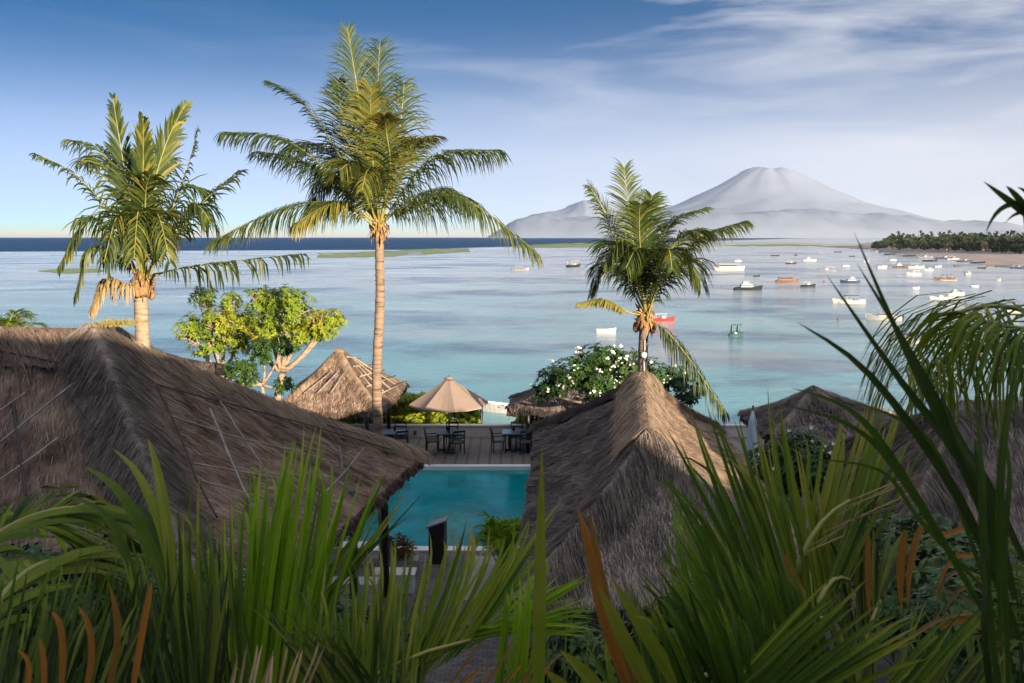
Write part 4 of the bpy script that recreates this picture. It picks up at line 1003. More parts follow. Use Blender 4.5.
# potted croton and low white ledges
c = ground(400, 572, DZ); t = thing('potted_plant', 'red and green croton in a low stone planter by the pool edge', 'potted plant', c)
s = MB(); s.box((0, 0, .18), (.9, .4, .36), taper=1.04); s.build('planter', M['ledge'], t)
s = MB()
for _ in range(46): rosette(s, V((random.gauss(0, .16), random.gauss(0, .1), .4+random.random()*.5)), 7, .2, .05, V((random.gauss(0, .5), random.gauss(0, .5), 1)), 0, .5, .35)
s.build('foliage', leafmat('croton_leaf', [(0, (.04, .1, .02)), (.5, (.2, .16, .03)), (1, (.4, .06, .02))]), t)
for i, (px, py, w_) in enumerate(((345, 562, 1.3), (395, 590, .9), (355, 600, 1.0))):
    c = ground(px, py, DZ); s = MB(); s.box((c.x, c.y, DZ+.2), (w_, .4, .4)); s.box((c.x, c.y, DZ+.43), (w_+.08, .48, .06))
    tag(s.build('planter_ledge', M['coping']), ['low white ledge under the left roof eave', 'short white ledge in front of the croton', 'low white ledge furthest from the pool'][i], 'ledge', 'white ledges')
# areca palm at pool corner
def small_palm(name, label, base, n, l, ll, mat='fg_bright', lw=.03, tint=.5, zup=.6, elr=(.5, 1.35), nl=26, droop=.4, group=None):
    t = thing(name, label, 'palm plant', group=group); st = MB(); base = V(base)
    for k in range(n):
        a = 2*pi*k/n+random.uniform(-.3, .3); el = random.uniform(*elr); le = l*random.uniform(.7, 1.1)
        d = V((cos(a)*cos(el), sin(a)*cos(el), sin(el))); b = base+V((random.gauss(0, .06), random.gauss(0, .06), 0)); top = b+V((0, 0, zup*random.uniform(.6, 1)))+d*.1
        st.tube([b, top], .016, 6)
        frond(t, [top, top+d*le*.6+V((0, 0, .1*le)), top+d*le+V((0, 0, -.3*le))], nl=nl, ll=ll, lw=lw, droop=droop, tint=tint, rr=.012, mat=mat, start=.1)
    st.build('stems', M['rachis'], t); return t
small_palm('areca_palm', 'bushy bright green palm between the pool corner and the right roof', ground(503, 585, DZ), 18, 1.15, .38, nl=26, zup=.75, tint=.5)

# pale blue folded parasol right of the right roof
c = pix(752, 440, 26.5); t = thing('folded_parasol', 'folded pale blue parasol beside the low dark pavilion', 'parasol', (c.x, c.y, 0))
s = MB(); s.tube([(0, 0, 3.6), (0, 0, 7.0)], .03, 8); s.build('pole', M['dark_wood'], t)
s = MB(); s.lathe((0, 0, 0), [(.2, 4.7), (.24, 5.0), (.17, 5.9), (.12, 6.5), (.03, 6.85)], 10); s.build('canopy', M['paleblue'], t)
# shrubs in the gap at right
def shrub(label, c, r, n, mat, leaf=(.2, .07), flowers=0, zs=.8, group=None):
    t = thing('shrub', label, 'shrub', group=group); lf = MB(); st = MB(); fl = MB(); c = V(c)
    for i in range(n):
        d = V((random.gauss(0, 1), random.gauss(0, 1), random.gauss(0, 1))).normalized(); rr = r*random.random()**.4*(1+.3*noise.noise(d*2+c))
        p = c+V((d.x*rr, d.y*rr, d.z*rr*zs)); rosette(lf, p, 7, leaf[0], leaf[1], d+V((0, 0, .7)), 0, .5+.3*noise.noise(p*1.2), .18)
        if i % 12 == 0: st.tube([c-V((0, 0, r*zs*1.6)), c-V((0, 0, r*.3)), p], [.03, .02, .01], 5, cap=False)
        if flowers and random.random() < flowers: rosette(fl, p+d*.1, 5, .06, .05, V((0, -1, .5)))
    lf.build('foliage', M[mat], t); st.build('stems', M['bark_grey'], t)
    if flowers: fl.build('blossoms', M['flower'], t)
shrub('leafy green shrub with small white blossoms below the low dark pavilion', pix(800, 462, 22), .95, 420, 'plum_dk', flowers=.15)
shrub('green shrub close behind the pale blue parasol', pix(772, 470, 24), .9, 350, 'plum_dk')
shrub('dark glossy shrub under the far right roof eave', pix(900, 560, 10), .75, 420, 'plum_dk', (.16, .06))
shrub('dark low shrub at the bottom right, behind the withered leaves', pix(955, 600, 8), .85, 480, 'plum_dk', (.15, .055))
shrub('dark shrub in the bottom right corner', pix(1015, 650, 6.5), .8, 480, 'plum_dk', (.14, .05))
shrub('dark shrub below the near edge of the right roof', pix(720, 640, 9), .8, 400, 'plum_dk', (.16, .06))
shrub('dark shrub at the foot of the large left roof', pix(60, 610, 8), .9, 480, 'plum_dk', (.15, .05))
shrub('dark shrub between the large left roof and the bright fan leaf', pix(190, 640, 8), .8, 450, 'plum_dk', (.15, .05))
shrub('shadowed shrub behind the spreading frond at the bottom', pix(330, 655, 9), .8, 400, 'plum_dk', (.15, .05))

# ---------------------------------------------------------------- foreground fronds
def fan(parent, o0, o1, tips, n, w, Y0, Y1, mat='fg', tint=.45, tv=.14, bow=0.0, name='frond', taper='leaf', oj=0, tj=6, sideangle=0, mid=True, tk=.3):
    """a frond seen across: n leaflets leaving the midrib o0-o1 and ending along the polyline tips"""
    n = int(n*1.65); mb = MB(); m = len(tips)-1; A0 = pix(*o0, Y0); A1 = pix(*o1, Y0+(Y1-Y0)*.25)
    for i in range(n):
        f = (i+random.uniform(-.2, .2))/(max(1, n-1)); f = max(0, min(1, f)); x = f*m; k = min(int(x), m-1); tp = [tips[k][j]+(tips[k+1][j]-tips[k][j])*(x-k) for j in (0, 1)]
        O = A0.lerp(A1, f); T = pix(tp[0]+random.gauss(0, tj), tp[1]+random.gauss(0, tj), Y1+random.uniform(-.12, .12))
        Lh = (T-O).length; d = (T-O).normalized(); sd = d.cross(V((0, 1, 0))).normalized()
        c = O.lerp(T, .55)+sd*bow*Lh+V((0, 0, .06*Lh))+V((0, random.uniform(-.04, .04)*Lh, 0))
        pts = bez([O, c, T], 9); ww = w*random.uniform(.8, 1.15)
        ww *= .38; c = c+sd*random.gauss(0, .03)*Lh; pts = bez([O, c, T+sd*random.gauss(0, .02)*Lh], 9)
        if random.random() < .4:
            kb = random.uniform(.04, .16)*Lh; pts = [p_+V((0, 0, -kb*max(0, (i_/9-.55)/.45)**2))+sd*(.5*kb*max(0, (i_/9-.55)/.45)**2) for i_, p_ in enumerate(pts)]
        wp = [ww*(min(1, .45+q*2.2))*(1-max(0, (q-.5)/.5)**1.7*.97) for q in [i_/9 for i_ in range(10)]]
        view = (O.lerp(T, .5)-CAM).normalized(); bside = d.cross(view).normalized(); a = random.gauss(sideangle, .45)
        side = (bside*cos(a)+view*sin(a)).normalized()
        mb.ribbon(pts, wp, side, 0, min(1, max(0, random.gauss(tint, tv*1.3))), fold=.6, tip=random.choice((0, 0, .15, .3, .6)))
    o = mb.build(name, M[mat], parent)
    if mid:
        rb = MB(); ext = A0+(A0-A1)*.4; ext.z -= .3; rb.tube(through([ext, A0, A1], 8), [.014-.0012*i for i in range(9)], 7); rb.build('midrib', M['rachis'], o)
    return o
def stalk(parent, pts, w, Y, mat, tint=.5, name='leaf', fold=.35, Y1=None, pw=1.7):
    n = len(pts); P = [pix(x, y, Y+((Y1 or Y)-Y)*i/(n-1)) for i, (x, y) in enumerate(pts)]
    cv = through(P, 12) if n > 2 else bez([P[0], (P[0]+P[1])/2+V((0, 0, .01)), P[1]], 12); k = len(cv)-1; mb = MB()
    wp = [w*(min(1, .55+2*i/k))*(1-max(0, (i/k-.45)/.55)**pw*.98) for i in range(k+1)]
    d = (P[-1]-P[0]).normalized(); view = (P[0]-CAM).normalized(); a = random.gauss(0, .25); bs = d.cross(view).normalized()
    mb.ribbon(cv, wp, (bs*cos(a)+view*sin(a)), 0, tint, fold=fold*1.4, tip=.15); return mb.build(name, M[mat], parent)

def plant(name, label, cat, x, y):
    return thing(name, label, cat)
# A: bright upright pleated frond, centre left
p = plant('young_palm', 'bright green upright pleated palm leaves standing in front of the large left roof', 'palm plant', 0, 0)
fan(p, (238, 705), (300, 715), [(255, 470), (283, 445), (300, 432), (322, 424), (345, 440), (398, 468)], 17, .042, 2.5, 2.9, 'fg_bright', .5, .13, .0, tj=5, oj=0)
fan(p, (215, 700), (290, 712), [(205, 560), (230, 500), (262, 455), (300, 445), (326, 470)], 16, .038, 2.7, 3.2, 'fg_bright', .25, .12, .02, tj=7)
fan(p, (150, 700), (260, 712), [(120, 560), (165, 520), (195, 480), (228, 520), (250, 560)], 16, .032, 2.3, 2.7, 'fg', .45, .12, .03, tj=8)
fan(p, (200, 690), (250, 700), [(330, 560), (380, 512), (420, 480), (345, 600)], 12, .034, 2.6, 3.0, 'fg', .45, .12, -.08, tj=10)
# B: broad arching blades in front of the hip
p = plant('pandan_plant', 'broad arching dark green blades in front of the grey hip of the left roof', 'plant', 0, 0)
for pts, w_, tn in [([(195, 700), (170, 600), (125, 500), (84, 466)], .04, .5), ([(180, 700), (168, 560), (140, 480), (112, 448)], .035, .75), ([(185, 700), (172, 560), (160, 480), (148, 438)], .034, .8),
                    ([(160, 700), (140, 600), (110, 520), (70, 497)], .03, .35), ([(205, 700), (180, 600), (150, 520), (120, 500)], .036, .3), ([(212, 700), (200, 620), (186, 560), (182, 533)], .03, .7)]:
    stalk(p, pts, w_, 2.4, 'fg', tn, Y1=2.9, name='blade')
fan(p, (150, 715), (215, 715), [(100, 590), (130, 560), (160, 555), (200, 580), (240, 560)], 16, .032, 2.2, 2.5, 'fg_dark', .6, .2, .02, tj=10)
# C: left drooping pinnate fronds
p = plant('areca_palm', 'feathery green palm fronds arching in from the left edge', 'palm plant', 0, 0)
frond(p, [pix(-70, 640, 2.6), pix(-10, 540, 2.8), pix(80, 508, 3.0), pix(140, 545, 3.2)], nl=34, ll=.34, lw=.024, droop=.3, tint=.6, mat='fg', rr=.01, start=.2)
frond(p, [pix(-80, 600, 2.8), pix(-20, 530, 3.0), pix(40, 525, 3.2), pix(90, 560, 3.2)], nl=34, ll=.36, lw=.024, droop=.35, tint=.5, mat='fg_bright', rr=.01, start=.2)
frond(p, [pix(-40, 720, 2.3), pix(0, 600, 2.5), pix(60, 560, 2.8), pix(130, 590, 3.0)], nl=34, ll=.32, lw=.024, droop=.3, tint=.55, mat='fg', rr=.01, start=.2)
fan(p, (-30, 720), (160, 710), [(-10, 590), (40, 560), (80, 548), (118, 552), (150, 560), (170, 590)], 26, .028, 2.2, 2.5, 'fg', .2, .12, .02, tj=8)
fan(p, (-40, 720), (120, 715), [(-20, 640), (40, 600), (100, 600), (160, 610)], 22, .026, 1.9, 2.1, 'fg_dark', .5, .2, .03, tj=10)
# D: withered orange leaflets
p = plant('withered_frond', 'row of withered orange leaf tips at the bottom left corner', 'palm frond', 0, 0)
for pts, w_ in [([(22, 705), (27, 668), (20, 650)], .017), ([(42, 705), (44, 665), (38, 638)], .017), ([(62, 705), (64, 640), (50, 612)], .019), ([(84, 705), (90, 645), (78, 606)], .019),
                ([(104, 705), (116, 640), (110, 584)], .021), ([(128, 705), (145, 625), (153, 582)], .021)]:
    stalk(p, [(x+random.uniform(-3, 3), y) for x, y in pts], w_*.64, 1.7, 'fg_orange', random.uniform(.1, .6), 'leaflet', .35, pw=3)
fan(p, (225, 705), (300, 705), [(235, 655), (262, 645), (290, 650), (330, 640)], 8, .016, 1.7, 1.75, 'palm_dry', .7, .2, .0, tj=5)
# E: spreading frond, bottom centre
p = plant('coconut_sapling', 'long spreading green frond reaching right across the bottom in front of the pool edge', 'palm plant', 0, 0)
fan(p, (330, 710), (470, 640), [(345, 560), (385, 545), (425, 540), (462, 525), (500, 520), (548, 505)], 22, .034, 2.3, 2.7, 'fg', .68, .12, -.10, tj=6)
fan(p, (400, 690), (500, 630), [(470, 535), (520, 545), (560, 560), (592, 578)], 13, .028, 2.5, 2.9, 'fg_bright', .35, .15, -.06, tj=6)
fan(p, (430, 655), (480, 625), [(585, 575), (592, 595), (596, 615), (590, 632)], 9, .03, 2.5, 2.8, 'fg_bright', .4, .15, -.08, tj=4)
fan(p, (300, 715), (420, 700), [(300, 570), (330, 585), (365, 590), (400, 560), (430, 600)], 20, .03, 2.2, 2.5, 'fg', .5, .12, .0, tj=10)
fan(p, (490, 720), (520, 720), [(505, 585), (520, 570), (545, 560)], 6, .034, 2.0, 2.2, 'fg_bright', .35, .1, .0, tj=5)
fan(p, (330, 715), (400, 715), [(260, 600), (300, 620), (340, 640)], 12, .028, 2.1, 2.2, 'fg_dark', .6, .2, .0, tj=10)
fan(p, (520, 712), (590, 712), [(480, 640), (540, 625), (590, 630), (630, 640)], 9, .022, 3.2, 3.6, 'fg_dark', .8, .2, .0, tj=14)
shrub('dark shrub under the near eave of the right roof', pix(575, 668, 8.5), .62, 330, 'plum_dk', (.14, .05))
# F: single upright spear
p = plant('leaf_spear', 'single long upright green leaf crossing the dark side of the right roof', 'leaf', 0, 0)
stalk(p, [(538, 720), (540, 590), (542, 445)], .028, 1.9, 'fg', .8, 'blade')
# G: orange dry blade
p = plant('withered_leaf', 'forked orange dry leaf with green foot in front of the right roof', 'palm frond', 0, 0)
stalk(p, [(640, 720), (605, 620), (592, 560), (578, 506)], .03, 2.1, 'fg_orange', .3, 'blade')
stalk(p, [(645, 715), (612, 620), (598, 560), (590, 512)], .026, 2.15, 'fg_orange', .1, 'blade')
for pts in ([(665, 720), (625, 640), (598, 585)], [(620, 720), (590, 680), (560, 650)], [(585, 720), (565, 690), (545, 670)], [(700, 720), (650, 640), (610, 575)]):
    stalk(p, pts, .034, 2.0, 'fg', .8, 'blade')
fan(p, (620, 715), (690, 712), [(600, 640), (620, 600), (650, 570), (690, 600)], 10, .04, 2.3, 2.5, 'fg', .3, .15, .02, tj=10)
fan(p, (400, 720), (520, 715), [(470, 660), (520, 640), (560, 650)], 8, .02, 1.9, 2.0, 'fg_orange', .1, .12, -.1, tj=10)
# H: right of centre big green fans
p = plant('young_palm', 'dense dark green fans of stiff leaves rising over the right side of the right roof', 'palm plant', 0, 0)
fan(p, (770, 700), (830, 690), [(668, 560), (672, 480), (676, 440), (700, 400), (745, 440), (780, 470)], 22, .042, 2.3, 2.7, 'fg', .45, .12, .03, tj=8)
fan(p, (790, 640), (840, 620), [(725, 440), (752, 430), (780, 378), (800, 450), (815, 470)], 12, .032, 2.6, 3.0, 'fg', .72, .1, .02, tj=6)
fan(p, (740, 715), (830, 705), [(640, 570), (680, 555), (730, 545), (780, 560), (810, 575)], 24, .040, 1.9, 2.1, 'fg', .28, .1, .02, tj=6)
fan(p, (690, 715), (760, 715), [(640, 600), (660, 580), (700, 590), (740, 610)], 14, .036, 1.8, 1.9, 'fg', .25, .12, .02, tj=6)
fan(p, (700, 715), (800, 712), [(820, 600), (862, 585), (910, 610), (925, 640)], 14, .034, 1.8, 1.9, 'fg', .45, .12, -.02, tj=5)
fan(p, (700, 680), (780, 660), [(665, 520), (690, 500), (730, 500)], 12, .04, 2.8, 3.2, 'fg_bright', .2, .12, .02, tj=8)
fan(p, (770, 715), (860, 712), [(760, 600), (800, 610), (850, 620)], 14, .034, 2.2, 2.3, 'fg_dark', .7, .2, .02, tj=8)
# I: striped fan, right of H
p = plant('fan_frond', 'pleated olive palm frond fanning up in front of the low dark pavilion', 'palm frond', 0, 0)
fan(p, (792, 610), (822, 595), [(822, 425), (842, 412), (865, 402), (890, 398), (905, 412)], 12, .04, 2.7, 3.2, 'fg', .75, .08, -.05, tj=4)
fan(p, (820, 600), (850, 580), [(880, 410), (900, 440), (918, 430)], 7, .035, 2.6, 3.0, 'fg', .55, .1, -.03, tj=5)
fan(p, (800, 560), (850, 500), [(893, 502), (928, 497), (932, 482), (912, 468)], 5, .012, 2.6, 2.9, 'palm_dry', .75, .1, -.05, tj=4)
# J: long dark blades from the right
p = plant('tall_grass_palm', 'long dark blades crossing the lagoon from the bottom right, tallest one forked at its tip', 'palm plant', 0, 0)
for pts, w_, Y in [([(1010, 640), (985, 520), (905, 350), (854, 232)], .022, 1.6), ([(1015, 600), (985, 500), (920, 370), (856, 262)], .026, 1.65),
                ([(1020, 640), (960, 500), (870, 375), (797, 322)], .026, 1.7), ([(1000, 640), (900, 470), (850, 410), (792, 388)], .02, 1.7),
                ([(990, 620), (900, 475), (850, 425), (780, 404)], .018, 1.8), ([(1010, 570), (960, 460), (900, 380), (826, 274)], .026, 1.7),
                ([(1000, 700), (985, 560), (982, 470), (975, 400)], .02, 1.5), ([(1010, 700), (1005, 560), (1010, 470), (1000, 420)], .016, 1.5),
                ([(1000, 640), (1000, 480), (1010, 400), (1024, 340)], .02, 1.5), ([(990, 600), (940, 460), (900, 420), (845, 400)], .018, 1.9),
                ([(985, 590), (920, 520), (880, 470), (800, 458)], .014, 1.9), ([(1024, 560), (985, 480), (960, 440), (935, 380)], .024, 1.6)]:
    stalk(p, pts, w_*.72, Y, 'fg_dark' if w_ > .021 else 'fg', .5 if w_ > .021 else .2, 'blade', Y1=Y+.15, pw=1.3)
s = MB(); s.tube(through([pix(1000, 760, 1.5), pix(985, 640, 1.5), pix(985, 560, 1.55), pix(975, 440, 1.65)], 18), [.008-.0003*i for i in range(19)], 8); s.build('stem', M['fg_dark'], p)
# K: coconut frond at right edge
p = plant('coconut_frond', 'arching coconut frond with hanging leaflets at the right edge over the water', 'palm frond', 0, 0)
frond(p, [pix(1110, 400, 4.2), pix(1040, 318, 4.2), pix(960, 312, 4.1), pix(905, 372, 4.0)], nl=72, ll=.72, lw=.012, droop=1.1, fwd=.35, tint=.6, mat='fg', rr=.014, start=.05, side=V((.15, 1, 0)))
frond(p, [pix(1120, 380, 4.6), pix(1060, 352, 4.6), pix(990, 348, 4.6), pix(935, 385, 4.5)], nl=58, ll=.7, lw=.012, droop=1.1, fwd=.35, tint=.5, mat='fg', rr=.014, start=.05, side=V((.15, 1, 0)))
frond(p, [pix(1090, 330, 3.6), pix(1045, 330, 3.6), pix(1000, 325, 3.6), pix(975, 318, 3.6)], nl=34, ll=.5, lw=.013, droop=1.1, tint=.5, mat='fg', rr=.008, start=.05)
# L: leaf tips top right
p = plant('overhanging_leaf', 'dark leaf tips poking in at the right edge against the sky', 'leaf', 0, 0)
for pts, w_ in [([(1045, 228), (1015, 205), (983, 181)], .016), ([(1045, 232), (1020, 200), (1006, 186)], .014), ([(1050, 222), (1010, 205), (985, 236)], .012), ([(1050, 218), (1024, 211), (1005, 223)], .011), ([(1050, 225), (1035, 200), (1017, 187)], .014), ([(1040, 260), (1028, 230), (1024, 200)], .014)]:
    stalk(p, pts, w_, 1.9, 'fg_dark', .6, 'leaflet')
# M: bottom right withered curls and dark fans
p = plant('withered_frond', 'curled orange brown dry leaflets hanging at the bottom right among dark shrubs', 'palm frond', 0, 0)
for pts, w_, mt in [([(985, 565), (955, 558), (936, 598)], .012, 'fg_orange'), ([(990, 582), (950, 575), (936, 620)], .01, 'palm_dry'), ([(985, 596), (960, 590), (940, 625)], .01, 'palm_dry'),
                    ([(930, 540), (960, 530), (985, 520)], .014, 'fg_orange'), ([(940, 628), (975, 622), (1000, 660)], .02, 'fg_orange'), ([(900, 650), (940, 620), (985, 615)], .012, 'palm_dry'),
                    ([(905, 530), (900, 570), (902, 612)], .02, 'fg_orange'), ([(925, 520), (912, 560), (908, 610)], .018, 'fg_orange'), ([(785, 555), (800, 590), (820, 640)], .018, 'fg_orange'), ([(868, 535), (868, 580), (870, 620)], .014, 'fg_orange'), ([(1005, 640), (970, 600), (925, 590)], .01, 'palm_dry')]:
    stalk(p, pts, w_, 2.2, mt, .25, 'leaflet')
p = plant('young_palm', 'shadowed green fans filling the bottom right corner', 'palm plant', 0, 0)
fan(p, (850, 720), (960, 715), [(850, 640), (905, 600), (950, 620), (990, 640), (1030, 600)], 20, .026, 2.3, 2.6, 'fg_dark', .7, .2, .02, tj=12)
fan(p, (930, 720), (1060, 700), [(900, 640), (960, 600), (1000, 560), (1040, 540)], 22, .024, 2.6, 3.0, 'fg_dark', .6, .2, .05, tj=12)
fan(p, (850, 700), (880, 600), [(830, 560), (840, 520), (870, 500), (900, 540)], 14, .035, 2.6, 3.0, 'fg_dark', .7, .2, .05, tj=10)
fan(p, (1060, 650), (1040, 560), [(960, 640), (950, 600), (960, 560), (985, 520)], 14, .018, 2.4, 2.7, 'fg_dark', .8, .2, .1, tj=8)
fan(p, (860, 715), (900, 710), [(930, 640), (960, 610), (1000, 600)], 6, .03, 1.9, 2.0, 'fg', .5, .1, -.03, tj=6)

# ---------------------------------------------------------------- boats
def boat(label, px, py, wpx, kind, hull='white', top='white', rz=0, roof=None, name='boat', cat='boat', L_=None, flip=False, z0=0.0):
    hull = 'boat_white' if hull == 'white' else hull; top = 'boat_white' if top == 'white' else top; roof = 'boat_white' if roof == 'white' else roof
    g_ = ground(px, py, 0); D = g_.y; Ln = L_ or wpx/F*D*.92; Ln /= max(.35, abs(cos(rz))); t = thing(name, label, cat, (g_.x, g_.y, z0), rz+(pi if flip else 0))
    W = Ln*(.2 if kind != 'outrigger' else .12)+.25; H = Ln*.06+.22
    if kind in ('cruiser', 'ferry'): W = Ln*.26; H = Ln*.07+.25
    hb = MB(); n = 14; secs = []
    for i in range(n+1):
        u = i/n; x = -Ln/2+Ln*u; wv = W/2*(1-max(0, (u-.5)/.5)**2.2)*(.72+.28*min(1, u*4)) + .01
        sh = H*(1+.55*max(0, (u-.45)/.55)**2+(.25*max(0, (.15-u)/.15) if kind == 'outrigger' else 0)); kx = x+(.1*Ln*max(0, (u-.7)/.3)*.3)
        secs.append([(x, 0, -.25*H), (x, wv*.75, -.05*H), (kx, wv, sh), (kx, wv*.86, sh), (kx, wv*.6, sh*.6), (kx, -wv*.6, sh*.6), (kx, -wv*.86, sh), (kx, -wv, sh), (x, -wv*.75, -.05*H)])
    k = 9
    for s_ in secs: hb.v += s_
    for i in range(n):
        for j in range(k):
            a = i*k+j; b = i*k+(j+1) % k; hb.face([a, b, b+k, a+k], (2 if j in (0, 8) else 1 if j in (2, 6) else 3 if j in (3, 4, 5) else 0), .5, None, False)
    hb.face(list(range(k))[::-1]); hb.face([n*k+j for j in range(k)])
    hb.build('hull', [M[hull], M[['blue', 'brown', 'grey', 'red', 'brown'][int(px) % 5]], M['grey'], M['cream' if hull in ('boat_white', 'cream') else 'dark_wood']], t)
    if kind in ('cruiser', 'canopy', 'ferry'):
        m_ = MB(); m_.tube([(Ln*.05, 0, H), (Ln*.05, 0, H+Ln*.32)], .03+Ln*.002, 5); m_.build('mast', M['grey'], t)
        rl = MB(); rl.tube([(Ln*.2, W*.4, H*1.1), (Ln*.2, W*.4, H*1.5+.4), (Ln*.46, 0, H*1.6+.45), (Ln*.2, -W*.4, H*1.5+.4), (Ln*.2, -W*.4, H*1.1)], .035, 5); rl.build('bow_rail', M['grey'], t)
    def canopy(x0, x1, z, w_, mat, th=.06):
        c_ = MB(); m = 6
        for i in range(m):
            a = -1+2*i/m; b = -1+2*(i+1)/m
            c_.quadp([(x0, a*w_, z+.12*w_*(1-a*a)), (x0, b*w_, z+.12*w_*(1-b*b)), (x1, b*w_, z+.12*w_*(1-b*b)), (x1, a*w_, z+.12*w_*(1-a*a))][::-1])
        c_.box(((x0+x1)/2, 0, z-.02), (x1-x0, 2*w_*.98, th)); c_.build('canopy', M[mat], t)
        for x in (x0+.15, x1-.15):
            for s_ in (-1, 1): p_ = MB(); p_.tube([(x, s_*w_*.88, H*.55), (x, s_*w_*.88, z)], .035+Ln*.002, 5); p_.build('canopy_post', M['boat_white'], t)
    if kind == 'cruiser':
        c_ = MB(); c_.box((-Ln*.06, 0, H+Ln*.05), (Ln*.46, W*.72, Ln*.1), taper=.85); c_.build('cabin', M['boat_white'], t)
        c_ = MB(); c_.box((-Ln*.05, 0, H+Ln*.062), (Ln*.455, W*.735, Ln*.035), taper=.9); c_.build('window', M['glass'], t)
        c_ = MB(); c_.box((-Ln*.1, 0, H+Ln*.125), (Ln*.22, W*.5, Ln*.045), taper=.85); c_.build('flybridge', M[top], t)
        canopy(-Ln*.2, Ln*.02, H+Ln*.2, W*.3, top)
    elif kind == 'ferry':
        c_ = MB(); c_.box((-Ln*.05, 0, H+Ln*.05), (Ln*.6, W*.75, Ln*.1)); c_.build('cabin', M[top], t)
        c_ = MB(); c_.box((-Ln*.05, 0, H+Ln*.065), (Ln*.585, W*.78, Ln*.045)); c_.build('window', M['glass'], t)
        canopy(-Ln*.4, Ln*.34, H+Ln*.115, W*.42, roof or 'grey')
    elif kind == 'canopy':
        canopy(-Ln*.38, Ln*.16, H+Ln*.12+.25, W*.42, roof or top)
        c_ = MB(); c_.box((Ln*.02, 0, H*.8+.2), (Ln*.18, W*.5, Ln*.06+.25), taper=.85); c_.build('console', M[top], t)
    elif kind == 'outrigger':
        canopy(-Ln*.28, Ln*.14, H+Ln*.08+.35, W*.8, roof or top)
    elif kind == 'pedal':
        for x in (-.22, .2):
            c_ = MB(); c_.tube([(Ln*x, 0, H*.6), (Ln*x-.16, 0, H*.6+.6), (Ln*x-.12, 0, H*.6+1.1), (Ln*x+.3, 0, H*.6+1.2)], [.3, .2, .16, .1], 8); c_.build('prow', M['teal'], t)
        for x in (-.05, .1): c_ = MB(); c_.box((Ln*x, 0, H*.85), (.35, W*.6, .3), taper=.8); c_.build('seat', M['boat_white'], t)
    elif kind == 'open':
        for x in (-.25, 0, .22): c_ = MB(); c_.box((Ln*x, 0, H*.82), (.25, W*.8, .06)); c_.build('bench', M['dark_wood'], t)
    if kind in ('outrigger', 'canopy') and kind == 'outrigger':
        for s_ in (-1, 1):
            o_ = MB(); o_.tube(through([(-Ln*.4, s_*W*2.1, .06), (0, s_*W*2.1, .02), (Ln*.42, s_*W*2.1, .16)], 8), .06+Ln*.004, 6); f_ = o_.build('outrigger_float', M['boat_white'], t)
            for x in (-.22, .2):
                o_ = MB(); o_.tube(through([(Ln*x, 0, H), (Ln*x, s_*W*1.2, H*1.15), (Ln*x, s_*W*2.1, .08)], 8), .04+Ln*.003, 6); o_.build('crossbeam', M[hull], f_)
    if kind in ('canopy', 'open', 'outrigger', 'cruiser') and Ln > 3:
        o_ = MB(); o_.box((-Ln/2-.1, 0, H*.9), (.28, .26, .45), taper=.8); o_.box((-Ln/2-.12, 0, H*.2), (.12, .1, .8)); o_.build('outboard_motor', M['black'], t)
    return t
